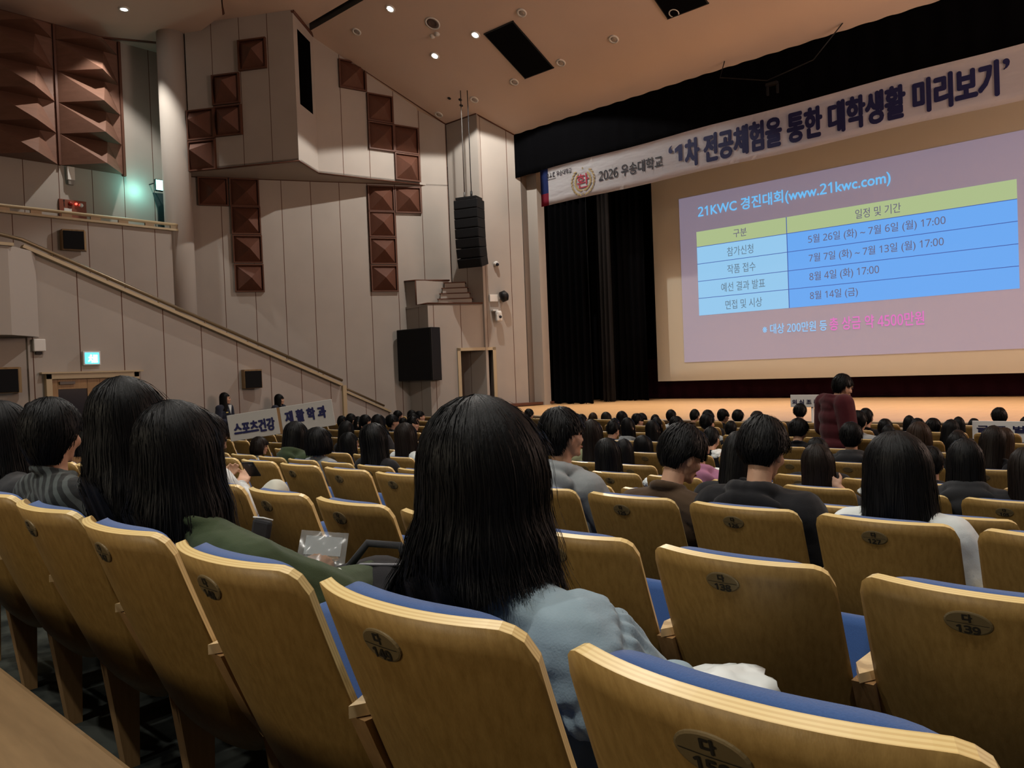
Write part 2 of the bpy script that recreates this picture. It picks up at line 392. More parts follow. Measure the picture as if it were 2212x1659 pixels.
mb = MB(); mb.prism([(-17.2, 14.40, ZL - .06), q(0, ZL - .06), q(1.68, ZL - .06), (-16.4, 15.7, ZL - .06)], (0, 0, .06)); o = mb.obj('floor_plinth', PLAIN); o['kind'] = 'structure'
mb = MB()
mb.tube([q(0, ZL), q(1.66, ZL)], .025, 6); mb.tube([(-16.62, 14.34, ZL), (-16.62, 14.34, 2.62)], .02, 6); mb.tube([(-17.2, 14.4, 2.66), (-16.62, 14.34, 2.63), (-16.15, 15.2, 2.63)], .025, 6); mb.tube([(-16.62, 14.34, ZL), q(0, ZL)], .025, 6)
o = mb.obj('trim_3', TRIM); o['kind'] = 'structure'
mb = MB(); mb.prism([(-17.2, 14.42, ZL), (-16.62, 14.36, ZL), (-16.62, 14.36, 2.62), (-17.2, 14.42, 2.65)], (.05, .2, 0)); mb.prism([(-16.62, 14.36, ZL), (-16.2, 15.2, ZL), (-16.2, 15.2, 2.62), (-16.62, 14.36, 2.62)], (.03, -.02, 0))
o = mb.obj('wall_plinth_parapet', PLAIN); o['kind'] = 'structure'
def dframe():
    mb = MB()
    for a, b in (((T0 - .04, -2), (T0 - .04, ZD + .08)), ((T1 + .04, -2), (T1 + .04, ZD + .08))):
        p, r = Vector(q(*a)), Vector(q(*b)); mb.prism([p - dQ * .045, p + dQ * .045, r + dQ * .045, r - dQ * .045], -bk * .05)
    p, r = Vector(q(T0 - .085, ZD)), Vector(q(T1 + .085, ZD)); mb.prism([p, r, r + Vector((0, 0, .085)), p + Vector((0, 0, .085))], -bk * .05)
    o = mb.obj('door_2', CAPW); o['kind'] = 'structure'
dframe()
# terraced plinth in the niche
t = thing('terraced_plinth', 'stepped russet-edged plinth on the ledge under the hanging speakers', 'plinth', (-15.86, 15.17, ZL))
ST = [(.46, .0), (.40, .155), (.34, .31), (.28, .465)]
for i, (w, z) in enumerate(ST):
    mb = MB(); ca, sa = dQ.x, dQ.y
    R = Matrix.Rotation(math.atan2(dQ.y, dQ.x) - .35, 3, 'Z')
    mb.box((-.08 - .02 * i, .03 + .02 * i, z + .065), (w * 2, .5 - .07 * i, .13), R); tr = mb.obj('tier', PLAIN, t)
    mb = MB(); mb.box((-.08 - .02 * i, .03 + .02 * i, z + .142), (w * 2 + .06, .56 - .07 * i, .026), R); mb.obj('edging', TRIM, tr)
# proscenium pilaster, right and rear room walls (outside the frame)
mb = MB(); mb.box((-14.53, 17.15, 2.6), (.40, .3, 9.2)); o = mb.obj('trim_4', PLAIN); o['kind'] = 'structure'
mb = MB(); mb.box((-14.72, 16.95, 2.6), (.05, .34, 9.2)); o = mb.obj('trim_5', mat('grey_reveal', (.16, .13, .11), .8)); o['kind'] = 'structure'
slab('wall_right', [(7, -8, -2), (7, 21.5, -2), (7, 21.5, 9.6), (7, -8, 9.6)], WALL, .1, (7, 0, 0), (0, 1, 0))
slab('wall_back', [(-21, -8, -2), (7, -8, -2), (7, -8, 9.6), (-21, -8, 9.6)], WALL, .1, (0, -8, 0), (1, 0, 0))
# ceilings
ZC = 9.1
def cz(y): return 6.63 - .485 * (y - 16.74)
SLOPE = math.atan(.485)
mb = MB(); mb.face([(-21.2, -8, ZC), (7, -8, ZC), (7, 11.6, ZC), (-21.2, 11.6, ZC)])
mb.face([(-21.2, 11.78, cz(11.78)), (7, 11.78, cz(11.78)), (7, 17.0, cz(17.0)), (-21.2, 17.0, cz(17.0))])
mb.face([(-21.2, 11.6, ZC), (7, 11.6, ZC), (7, 11.6, ZC + .35), (-21.2, 11.6, ZC + .35)], 1); mb.face([(-21.2, 11.78, cz(11.78)), (7, 11.78, cz(11.78)), (7, 11.78, ZC + .35), (-21.2, 11.78, ZC + .35)], 1)
mb.face([(-21.2, 11.6, ZC + .35), (7, 11.6, ZC + .35), (7, 11.78, ZC + .35), (-21.2, 11.78, ZC + .35)], 1)
o = mb.obj('ceiling', [CEIL, mat('slot_grey', (.10, .09, .085), .8)]); o['kind'] = 'structure'
mb = MB(); BC = [(-21.2, -8), (-15.9, -8), (-17.12, 9.19), (-17.80, 9.57), (-18.66, 9.0), (-19.7, 9.3), (-20.06, 8.74), (-21.2, 7.4)]
mb.prism([(x, y, 8.9) for x, y in [(-21.2, -8), (-15.9, -8), (-17.12, 9.19), (-17.80, 9.57), (-19.0, 9.6), (-21.2, 9.6)]], (0, 0, .18)); o = mb.obj('ceiling_balcony', CEIL); o['kind'] = 'structure'
mb = MB(); mb.tube([(-15.9, -8, 8.95), (-17.10, 9.19, 8.95), (-17.78, 9.58, 8.95), (-19.1, 8.9, 8.95)], .05, 6)
mb.tube([zz(PB_, 9.07), zz(PC_, 9.0)], .05, 6); mb.tube([zz(PC_, 9.0), spl(4.64, cz(15.57) + .0)], .03, 6); mb.tube([(-20.98, -8, 8.9), (-20.98, 7.9, 8.9), (-20.3, 9.2, 8.9), (-20.05, 9.2, 8.9)], .04, 6)
mb.tube([(-16.46, 15.6, cz(15.6)), (-15.25, 15.6, cz(15.6)), (-14.7, 16.75, cz(16.75))], .025, 6)
o = mb.obj('trim_6', TRIM); o['kind'] = 'structure'

# ------------------------------------------------------------------ stage
FR = [(-14.62, 15.75), (-13.2, 14.35), (-11.3, 13.1), (-9.2, 12.5), (-7, 12.55), (-5, 12.72), (-2, 12.95), (3, 13.0), (7, 13.6)]
mb = MB(); mb.prism([(x, y, -1.06) for x, y in FR] + [(7, 21, -1.06), (-14.7, 21, -1.06)], (0, 0, .06), 0)
for (x, y), (x2, y2) in zip(FR, FR[1:]): mb.face([(x, y + .05, -1.06), (x2, y2 + .05, -1.06), (x2, y2 + .05, -2), (x, y + .05, -2)], 1)
o = mb.obj('floor_stage', [STAGEW, STAGEF]); o['kind'] = 'structure'
mb = MB(); mb.tube([(x, y, -1.02) for x, y in FR], .022, 6); mb.tube([(x, y + .03, -1.12) for x, y in FR], .03, 6); o = mb.obj('trim_7', mat('nosing', (.55, .42, .30), .4)); o['kind'] = 'structure'
mb = MB(); mb.prism([(-15.1, 16.0, -.98), (-14.62, 15.75, -.98), (-14.3, 17.4, -.98), (-14.75, 17.3, -.98)], (0, 0, .07)); o = mb.obj('trim_8', TRIM); o['kind'] = 'structure'
slab('wall_stage_back', [(-15.5, 21, -1), (7, 21, -1), (7, 21, 9), (-15.5, 21, 9)], BLACKC, .1)
slab('ceiling_stage', [(-15.5, 17, 8), (7, 17, 8), (7, 21, 8), (-15.5, 21, 8)], BLACKC, .1)
def drape(name, label, x0, x1, y, z0, z1, amp, per, m, seed=0, y1=None, grp=None):
    mb = MB(); rnd = random.Random(seed); n = max(24, int(abs(x1 - x0) / per * 10)); nz = 8; grid = []
    ph = [rnd.uniform(-.5, .5) for _ in range(n + 1)]
    for j in range(nz + 1):
        row = []; v = j / nz
        for i in range(n + 1):
            u = i / n; yy = y + ((y1 - y) * u if y1 is not None else 0)
            a = amp * (1.1 - .4 * v)
            w = math.sin(u * abs(x1 - x0) / per * 2 * PI + ph[i] * .4 + .3 * math.sin(v * 3 + i * .3))
            row.append((x0 + (x1 - x0) * u, yy - a * w - a * .4 * math.sin(u * 37 + seed), z0 + (z1 - z0) * v + (.015 * math.sin(u * 60) if j == 0 else 0)))
        grid.append(row)
    vs = [[mb.bm.verts.new(p) for p in r] for r in grid]
    for j in range(nz):
        for i in range(n): f = mb.bm.faces.new((vs[j][i], vs[j][i + 1], vs[j + 1][i + 1], vs[j + 1][i])); f.smooth = True
    bmesh.ops.solidify(mb.bm, geom=list(mb.bm.faces), thickness=.012)
    o = mb.obj(name, m); return tag(o, label, 'curtain', grp)
drape('stage_curtain', 'black leg curtain hanging just inside the left proscenium pilaster', -14.33, -12.95, 17.5, -.985, 8, .07, .22, BLACKC, 1)
drape('stage_curtain', 'black leg curtain hanging between the first leg and the projection screen', -13.95, -12.2, 19.2, -.985, 8, .06, .24, BLACKC, 2)
drape('stage_curtain', 'narrow black curtain edge with grey sheen beside the screen curtain', -13.35, -12.95, 18.5, -.985, 8, .05, .15, mat('dark_velvet', (.018, .018, .02), .9), 3)
drape('stage_valance', 'long black valance across the top of the stage opening', -14.92, 7, 16.62, 5.45, 7.05, .012, .5, BLACKC, 4)
drape('stage_skirt', 'dark maroon cloth band across the stage rear under the screen', -13.2, 7, 20.25, -.985, .2, .02, .5, MAROON, 5, y1=20.75)
# screen with the projected slide
t = thing('projection_screen', 'large cream projection screen showing a blue timetable slide', 'screen', (0, 20.05, 0))
mb = MB(); mb.box((-5.6, 0, 3.55), (13.7, .05, 8.05)); mb.obj('screen_fabric', SCREEN, t)
def srgb(r, g, b): return tuple(((c / 255 + .055) / 1.055) ** 2.4 if c > 10 else c / 3294 for c in (r, g, b))
def em(name, rgb, e=1.0): return mat(name, (.02, .02, .02), .9, .05, emit=e, ecol=srgb(*rgb))
mb = MB(); mb.box((-7.2, -.032, 2.405), (8.68, .01, 4.70)); sl = mb.obj('projected_slide', mat('slide_ground', (.30, .27, .28), .9, .05, emit=.62, ecol=srgb(138, 132, 158)), t)
def rect(name, x0, x1, z0, z1, m, y=-.042):
    mb = MB(); mb.box(((x0 + x1) / 2, y, (z0 + z1) / 2), (x1 - x0, .008, z1 - z0)); return mb.obj(name, m, sl)
HC, LC, RC = em('slide_header', (176, 194, 142)), em('slide_left', (152, 205, 243)), em('slide_right', (108, 172, 247))
LN, TXG, TXL = em('slide_line', (70, 95, 170)), em('slide_grey_text', (105, 100, 125)), em('slide_slate_text', (105, 130, 150))
ZR = [3.73, 3.30, 2.82, 2.33, 1.85, 1.365]
rect('header_cell', -11.01, -8.40, ZR[1], ZR[0], HC); rect('header_cell', -8.39, -3.28, ZR[1], ZR[0], HC)
for k in range(1, 5):
    rect('left_cell', -11.01, -8.40, ZR[k + 1], ZR[k], LC); rect('right_cell', -8.39, -3.28, ZR[k + 1], ZR[k], RC)
for k in range(1, 5): rect('grid_line', -11.01, -3.28, ZR[k] - .008, ZR[k] + .008, LN, -.045)
rect('grid_line', -8.405, -8.385, ZR[5], ZR[0], LN, -.0455)
YT = -.05
text('title_lettering', '21KWC 경진대회(www.21kwc.com)', (-10.93, -5.83, 4.07, 4.45), em('slide_title_blue', (112, 192, 248)), sl, YT, .016)
for body, r, m in (('구분', (-9.89, -9.50, 3.41, 3.63), TXG), ('일정 및 기간', (-6.66, -5.62, 3.40, 3.63), TXG), ('참가신청', (-10.09, -9.33, 2.92, 3.17), TXL), ('작품 접수', (-10.1, -9.28, 2.44, 2.69), TXL),
                   ('예선 결과 발표', (-10.3, -9.03, 1.96, 2.21), TXL), ('면접 및 시상', (-10.19, -9.13, 1.47, 1.72), TXL), ('5월 26일 (화) ~ 7월 6일 (월) 17:00', (-7.84, -4.68, 2.93, 3.18), TXG),
                   ('7월 7일 (화) ~ 7월 13일 (월) 17:00', (-7.84, -4.73, 2.45, 2.70), TXG), ('8월 4일 (화) 17:00', (-7.84, -6.15, 1.97, 2.23), TXG), ('8월 14일 (금)', (-7.84, -6.66, 1.49, 1.74), TXG)):
    text('table_lettering', body, r, m, sl, YT, .004)
text('note_lettering', '※ 대상 200만원 등', (-9.14, -7.44, .72, .98), em('slide_note_blue', (150, 208, 255)), sl, YT, .007)
text('note_lettering', '총 상금 약 4500만원', (-7.37, -5.19, .71, 1.03), em('slide_note_pink', (228, 120, 195)), sl, YT, .011)
# banner
t = thing('stage_banner', 'long white event banner with navy lettering hung under the valance', 'banner', (0, 15.8, 0))
mb = MB(); nx, nz = 120, 6; rnd = random.Random(5); vs = []
for j in range(nz + 1):
    vs.append([mb.bm.verts.new((-13.17 + i / nx * 15.5, .004 * math.sin(i * .35 + j * .9) * (j / nz) + .002 * math.sin(i * 1.3 + j * 2), 4.265 + .95 * j / nz + .012 * math.sin(i * .21))) for i in range(nx + 1)])
for j in range(nz):
    for i in range(nx):
        f = mb.bm.faces.new((vs[j][i], vs[j][i + 1], vs[j + 1][i + 1], vs[j + 1][i])); f.smooth = True; f.material_index = (1 if j >= 2 else 2) if i < 2 else 0
bmesh.ops.solidify(mb.bm, geom=list(mb.bm.faces), thickness=.004)
mb.obj('banner_cloth', [BANNER, mat('strip_blue', (.015, .03, .14), .7), mat('strip_red', (.28, .02, .05), .7)], t)
text('banner_lettering', '차 전공체험을 통한 대학생활 미리보기', (-8.89, -2.82, 4.44, 5.03), NAVY, t, -.0125, .042)
mb = MB(); mb.prism([(-8.97, -.0125, 4.60), (-8.97, -.0125, 4.97), (-9.04, -.0125, 4.97), (-9.16, -.0125, 4.90), (-9.16, -.0125, 4.80), (-9.07, -.0125, 4.85), (-9.07, -.0125, 4.60)], (0, -.002, 0)); mb.obj('banner_lettering', NAVY, t)
text('banner_lettering', '‘', (-9.32, -9.22, 4.82, 4.99), NAVY, t, -.0125, .02); text('banner_lettering', '’', (-2.74, -2.64, 4.84, 5.02), NAVY, t, -.0125, .02)
text('banner_lettering', '2026 우송대학교', (-11.29, -9.49, 4.56, 4.84), BLK, t, -.0125, .014)
text('logo_lettering', '우송대학교', (-12.62, -12.13, 4.95, 5.09), BLK, t, -.0125, .012)
text('logo_mark', 'ㅇㅅㄷ', (-12.94, -12.68, 4.97, 5.08), BLK, t, -.0125, .03)
mb = MB(); mb.box((-12.79, -.013, 4.925), (.3, .003, .01)); mb.obj('logo_rule', BLK, t)
text('emblem_character', '환', (-11.97, -11.60, 4.51, 4.86), mat('emblem_red', (.32, .02, .045), .6), t, -.014, .006)
mb = MB(); GOLD = mat('wreath_gold', (.30, .22, .10), .6)
for s_ in (-1, 1):
    for k in range(10):
        a = -PI / 2 + s_ * (.28 + k * .235); cx, czz = -11.785 + .29 * math.cos(a), 4.675 + .29 * math.sin(a)
        for sd in (-.055, .055):
            rr = Matrix.Rotation(-(a + s_ * (PI / 2) + (.5 if sd > 0 else -.5) * s_), 3, 'Y')
            mb.ell((cx + sd * math.cos(a), -.013, czz + sd * math.sin(a)), (.052, .003, .021), 8, 6, rr)
mb.obj('emblem_wreath', GOLD, t)
mb = MB()
for zc in (5.0, 4.36):
    pts = []
    for k in range(10):
        r = .035 if k % 2 == 0 else .015; pts.append((-11.785 + r * math.sin(k * PI / 5), -.013, zc + r * math.cos(k * PI / 5)))
    mb.prism(pts, (0, .003, 0))
mb.obj('emblem_star', GOLD, t)
# thin rigging lines in front of the valance
t = thing('rigging_line', 'thin dark cord with clips strung from the ceiling across the valance', 'cord', (0, 0, 0))
mb = MB(); mb.tube([(-8.2, 16.45, 6.78), (-8.3, 16.4, 6.42), (-7.2, 16.4, 6.05), (-6.2, 16.4, 6.2), (-5.6, 16.45, 6.78)], .012, 6); mb.obj('cord', BLACKP, t)
mb = MB(); mb.box((-7.1, 16.4, 5.95), (.25, .1, .06)); mb.box((-7.2, 16.4, 5.83), (.04, .05, .2)); mb.box((-6.98, 16.4, 5.83), (.04, .05, .2)); mb.obj('clamp', BLACKP, t)

# ------------------------------------------------------------------ acoustic panels
def pyramid(px, r, u, side, apex, label, grp, flat=False, gm=None):
    """framed square panel: r = centre, u = direction along the wall, n = out of the wall"""
    u = Vector(u).normalized(); z = Vector((0, 0, 1)); n = u.cross(z)
    if n.dot(Vector((-5, 6, 1)) - Vector(r)) < 0: n = -n
    M = Matrix((u, n, z)).transposed().to_4x4(); M.translation = Vector(r) - n * .01
    t = thing('acoustic_diffuser', label, 'wall panel', (0, 0, 0), 0, grp); t.matrix_world = M
    w, h = side[0] / 2, side[1] / 2; b = .035
    mb = MB()
    for c, d in (((0, .04, h - b / 2), (w * 2, .09, b)), ((0, .04, -h + b / 2), (w * 2, .09, b)), ((w - b / 2, .04, 0), (b, .09, h * 2 - 2 * b)), ((-w + b / 2, .04, 0), (b, .09, h * 2 - 2 * b))): mb.box(c, d)
    mb.obj('frame', TRIM, t)
    mb = MB(); A = (apex[0] * w, .30 if not flat else .05, apex[1] * h); w -= b; h -= b
    c = [(-w, .01, -h), (w, .01, -h), (w, .01, h), (-w, .01, h)]
    for i in range(4): mb.face([c[i], c[(i + 1) % 4], A], 1 if i == 2 else 0)
    mb.face(c[::-1]); mb.obj('pyramid', [WOODP, WOODP], t)
def onAB(t, z): return PA_ + dAB * t + Vector((0, 0, z))
def onCD(t, z): return PC_ + dCD * t + Vector((0, 0, z))
def onSP(t, z): return Vector(spl(t, z))
PG = 'pyramid panels on the side wall'
for (t_, z_), ap, lab in zip(((1.86, 8.13), (1.10, 7.35), (1.12, 6.56), (.36, 6.54), (.36, 5.76)), ((.3, .1), (.1, .35), (0, .0), (-.5, .2), (-.5, .25)),
        ('russet pyramid panel standing apart at the top of the shaded bay face', 'russet pyramid panel on the shaded bay face, diagonally below the topmost one', 'russet pyramid panel on the shaded bay face, inner end of the middle pair',
         'russet pyramid panel with pale top facet, beside the round column, upper of two', 'russet pyramid panel with pale top facet, beside the round column, lowest on the bay')):
    pyramid(None, onAB(t_, z_), dAB, (.758, .758), ap, lab, PG)
for (t_, z_), lab in zip(((1.05, 8.13), (1.82, 7.36), (1.82, 6.59), (2.58, 6.60), (2.58, 5.83)),
        ('russet pyramid panel highest on the lit bay face, beside the dark window', 'russet pyramid panel second down the staircase of panels under the sloping ceiling', 'russet pyramid panel in the middle of the lit bay face, left of its twin',
         'russet pyramid panel in the middle of the lit bay face, outer right of the pair', 'russet pyramid panel at the bottom right corner of the lit bay face')):
    pyramid(None, onCD(t_, z_), dCD, (.758, .758), (0, .0), lab, PG)
for (t_, z_), lab in zip(((2.70, 4.96), (3.46, 4.96), (2.70, 4.27), (2.70, 3.51), (2.70, 2.74)),
        ('russet pyramid panel just under the bay, upper end of the tall right column', 'russet pyramid panel just under the bay, jutting right of the tall column', 'russet pyramid panel second down in the tall right column under the bay',
         'russet pyramid panel third down in the tall right column, pale top facet', 'russet pyramid panel at the foot of the tall right column under the bay')):
    pyramid(None, onSP(t_, z_), SD, (.745, .745), (0, .0), lab, PG)
for (t_, z_), lab in zip(((-1.71, 5.02), (-.93, 5.02), (-.92, 4.28), (-.91, 3.52), (-.90, 2.75)),
        ('dark russet pyramid panel under the bay next to the round column', 'dark russet pyramid panel under the bay, topping the left column', 'dark russet pyramid panel second down in the left column under the bay',
         'russet pyramid panel third down in the left column with pale upper facet', 'russet pyramid panel at the foot of the left column with pale upper facet')):
    pyramid(None, onSP(t_, z_), SD, (.745, .745), (.15, -.05), lab, PG)
# big wooden wedges on the balcony wall
rows5 = ('topmost', 'second', 'third', 'fourth', 'lowest')
for col_, (y0, y1, yr, ya) in enumerate(((5.34, 6.80, 6.42, 6.12), (6.86, 8.32, 7.97, 7.62))):
    for r in range(5):
        zb = 5.47 + .765 * (4 - r); zt = min(8.88, zb + .765); X = -20.96
        mb = MB(); TL, RT, TR, BL, BR, A = (X, y0, zt), (X + .02, yr, zt), (X, y1, zt), (X, y0, zb), (X, y1, zb), (X + .85, ya, zb + .0)
        TL2, TR2, BL2, BR2 = [(X - .02, p[1], p[2]) for p in (TL, TR, BL, BR)]
        mb.face((TL, RT, A, BL)); mb.face((RT, TR, BR, A), 0); mb.face((BL, A, BR)); mb.face((TL2, TR2, BR2, BL2)); mb.face((TL, TL2, TR2, TR, RT)); mb.face((TL, BL, BL2, TL2)); mb.face((TR, TR2, BR2, BR)); mb.face((BL, BR, BR2, BL2))
        tag(mb.obj('acoustic_wedge', wood_mat('wedge_wood', (.15, .075, .05), (.19, .095, .065), (1, .5, 3), .6, 4)), 'wooden wedge on the balcony wall, %s of the %s column' % (rows5[r], ('column at the frame edge', 'column nearer the round pillar')[col_].replace('column ', '', 1)) if 0 else
            '%s wooden wedge in the stack %s on the balcony wall' % (rows5[r], ('cut by the frame edge', 'nearer the round column')[col_]), 'wall panel', 'wooden wedges on the balcony wall')
mb = MB(); mb.box((-20.95, 6.83, 7.17), (.1, .05, 3.42)); mb.box((-20.95, 8.35, 7.15), (.12, .06, 3.45)); o = mb.obj('trim_9', TRIM); o['kind'] = 'structure'

# ------------------------------------------------------------------ rails, door and wall fittings on the left
t = thing('stair_handrail', 'bronze handrail with pale cap running down the sloping stair wall', 'handrail')
mb = MB(); pts = [(XS + .02, 10.9, diag(10.9)), (XS + .02, 4.38, diag(4.38))]
a, b = Vector(pts[0]), Vector(pts[1]); d = (b - a)
R = d.to_track_quat('Y', 'Z').to_matrix(); mb.box((a + b) / 2, (.17, d.length, .06), R)
mb.box((XS + .3, 2.0, 2.44), (.60, 4.2, .05)); mb.obj('cap', CAPW, t)
mb = MB(); up = Vector((0, 0, .12)); mb.tube([a + up + Vector((0, .05, -.02)), b + up, Vector((XS + .1, 3.9, 2.70)), Vector((XS + .45, 3.5, 2.70)), Vector((XS + .45, -2, 2.70))], .035, 10); mb.obj('rail', METAL, t)
for k in range(7):
    p = a + d * ((k + .5) / 7); mb = MB(); mb.tube([p, p + up], .018, 6); mb.obj('bracket', METAL, t)
t = thing('balcony_rail', 'pale rail with brackets along the balcony parapet below the alarm panel', 'handrail')
mb = MB(); mb.box((-19.5, 1.5, 3.87), (.24, 15.4, .05)); mb.obj('cap', CAPW, t)
mb = MB(); mb.tube([(-19.42, -5, 4.0), (-19.42, 9.1, 4.0)], .038, 10); mb.obj('rail', CAPW, t)
for k in range(9):
    mb = MB(); y = 8.9 - k * .62; mb.box((-19.42, y, 3.93), (.06, .22, .07)); mb.obj('bracket', METAL, t)
t = thing('lower_handrail', 'low handrail on a short sloping wall beyond the end post', 'handrail')
mb = MB(); L = [(-17.2, 12.2, -.36), (-17.2, 13.72, -1.0)]; a, b = Vector(L[0]), Vector(L[1]); d = b - a
mb.box((a + b) / 2, (.14, d.length, .05), d.to_track_quat('Y', 'Z').to_matrix()); mb.obj('cap', CAPW, t)
mb = MB(); mb.tube([a + Vector((0, -.6, .36)), b + Vector((0, -.2, .18))], .03, 8); mb.obj('rail', METAL, t)
slab('wall_lower_stair', [(-17.2, 11, -2), (-17.2, 13.72, -2), (-17.2, 13.72, -1.0), (-17.2, 11, .15)], WALL, .1, (-17.2, 12.9, 0), (0, 1, 0))
# door
mb = MB(); x = XS + .04
for y in (4.68, 6.19): mb.box((x, y, (FZ + .27) / 2), (.14, .1, .27 - FZ), bev=.008)
mb.box((x, 5.435, .22), (.14, 1.61, .1), bev=.008); mb.box((x + .02, 5.435, .285), (.16, 1.75, .03))
dr = mb.obj('door_1', CAPW); dr['kind'] = 'structure'
for k in (0, 1):
    yc = 5.08 + k * .71; mb = MB(); h = .17 - FZ; xx = XS + .02
    for yy in (yc - .30, yc + .30): mb.box((xx, yy, FZ + h / 2), (.05, .11, h))
    mb.box((xx, yc, .17 - .09), (.05, .5, .18)); mb.box((xx, yc, FZ + .3), (.05, .5, .6)); lf = mb.obj('door_leaf', POSTW, dr)
    mb = MB(); mb.box((xx - .005, yc, -.62), (.02, .5, 1.25)); mb.obj('glass', DARKG, lf)
    mb = MB(); yh = yc + (.30 if k == 0 else -.30); mb.tube([(xx + .08, yh, -.95), (xx + .08, yh, -.35)], .016, 8); mb.box((xx + .045, yh, -.9), (.07, .02, .02)); mb.box((xx + .045, yh, -.4), (.07, .02, .02)); mb.obj('pull_handle', BLACKP, lf)
    mb = MB(); mb.box((xx + .05, yc - .1 + .2 * k, .10), (.05, .25, .05)); mb.obj('door_closer', GREYP, lf)
# exit signs
t = thing('exit_sign', 'lit blue-green exit sign above the double doors', 'sign', (XS + .03, 5.42, .54))
mb = MB(); mb.box((0, 0, 0), (.08, .30, .26), bev=.01); mb.obj('housing', WHITEP, t)
mb = MB(); mb.box((.042, 0, 0), (.006, .24, .20)); mb.obj('lit_face', glow('exit_cyan', srgb(40, 190, 235), 5), t)
mb = MB(); mb.box((.047, .055, -.01), (.004, .07, .14)); mb.ell((.048, -.02, .05), (.003, .016, .016), 10, 6); mb.tube([(.048, -.02, .03), (.048, -.03, -.02)], .012, 6); mb.tube([(.048, -.03, -.02), (.048, -.065, -.06)], .009, 6); mb.tube([(.048, -.03, -.02), (.048, .0, -.05), (.048, -.005, -.08)], .009, 6); mb.tube([(.048, -.02, .025), (.048, .015, .0)], .008, 6); mb.tube([(.048, -.02, .025), (.048, -.06, .01)], .008, 6)
mb.obj('pictogram', glow('exit_white', srgb(230, 250, 255), 6), t)
t = thing('exit_sign', 'lit green exit sign high on the balcony beside the round column', 'sign', (-20.55, 9.05, 5.22))
mb = MB(); mb.box((0, 0, 0), (.10, .22, .30), bev=.01); mb.obj('housing', BLACKP, t)
mb = MB(); mb.box((.052, 0, 0), (.006, .18, .26)); mb.obj('lit_face', glow('exit_green', srgb(150, 255, 225), 7), t)
mb = MB(); mb.tube([(-.04, 0, .1), (-.46, -.05, .1)], .015, 6); mb.obj('bracket', BLACKP, t)
lamp('exit_sign_spill', 'POINT', (-20.7, 8.6, 5.1), (0, 0, 0), 14, (.3, 1, .9), .1)
mb = MB(); mb.prism([(-20.9, 9.12, 3.3), (-20.85, 9.42, 3.3), (-20.85, 9.42, 5.1), (-20.95, 9.05, 5.1), (-20.92, 9.15, 4.7)], (.04, 0, 0)); tag(mb.obj('doorway_strip', mat('doorway_dark_green', (.02, .03, .033), .8)), 'dark green strip filling the doorway under the green exit sign', 'curtain')  # plain dark sheet added to fill the doorway
# alarm panel
t = thing('fire_alarm', 'russet fire alarm panel with round lamps behind the balcony rail', 'alarm panel', (-20.96, 7.08, 4.44))
mb = MB(); mb.box((0, 0, -.05), (.06, .62, .50), bev=.008); mb.obj('panel', mat('panel_red', (.20, .06, .035), .5), t)
for nm, y, z, r, m in (('bell', -.06, .10, .055, mat('bell_red', (.30, .03, .02), .35)), ('pilot_lamp', .07, .11, .025, glow('pilot_red', (1, .05, .03), 6)), ('round_lamp', .18, .09, .052, mat('lamp_white', (.8, .8, .78), .3))):
    mb = MB(); mb.lathe([(r, 0), (r, .02), (r * .7, .05), (r * .1, .06)], (.03, y, z), 16, Matrix.Rotation(PI / 2, 3, 'Y')); mb.obj(nm, m, t)
mb = MB(); mb.box((.033, -.12, -.12), (.01, .17, .2)); mb.obj('notice', WHITEP, t)
mb = MB(); mb.box((.033, -.2, .16), (.01, .03, .05)); mb.box((.033, -.2, .07), (.01, .015, .1)); mb.obj('switch', BLACKP, t)
t = thing('wall_light', 'small white wall lamp box under the wooden wedges', 'lamp', (-20.95, 7.05, 5.28))
mb = MB(); mb.prism([(0, -.08, .16), (0, .08, .16), (0, .08, -.16), (0, -.08, -.16)], (.10, 0, 0)); mb.obj('housing', WHITEP, t); mb = MB(); mb.prism([(0.02, -.07, -.16), (0.02, .07, -.16), (.0, .06, -.27), (.0, -.06, -.27)], (.07, 0, 0)); mb.obj('lens', mat('lamp_grey', (.25, .24, .22), .4), t)
t = thing('wall_box', 'small white box on the wall under the landing', 'box', (XS + .03, 4.56, .78))
mb = MB(); mb.box((0.03, 0, 0), (.10, .19, .22), bev=.015); mb.obj('housing', WHITEP, t); mb = MB(); mb.box((.0, 0, -.13), (.05, .1, .06)); mb.obj('bracket', BLACKP, t)
# wall speakers
def wall_speaker(loc, size, rz, label, tilt=0, depth=.24):
    t = thing('wall_speaker', label, 'speaker', loc, rz, 'boxed wall speakers'); w, h = size
    M = Matrix.Rotation(tilt, 3, 'Y')
    mb = MB(); mb.prism([(0, -w * .62, -h / 2), (0, w * .62, -h / 2), (depth, w / 2, -h / 2), (depth, -w / 2, -h / 2)], (0, 0, h)); mb.obj('cabinet', POSTW if 0 else wood_mat('cabinet_wood', (.20, .12, .05), (.32, .21, .10), (6, 6, 1), .5, 3), t)
    mb = MB(); mb.box((depth + .01, 0, -.012), (.025, w * .94, h * .90), M, bev=.006); mb.obj('grille', GRILLE, t)
wall_speaker((-19.48, 6.55, 3.37), (.44, .46), -.25, 'boxed speaker on the upper wall below the balcony rail')
wall_speaker((XS + .0, 8.62, .05), (.36, .40), -.3, 'boxed speaker on the wall above the two people standing')
wall_speaker((XS + .0, 3.95, .18), (.52, .44), -.15, 'boxed speaker at the frame edge under the landing')
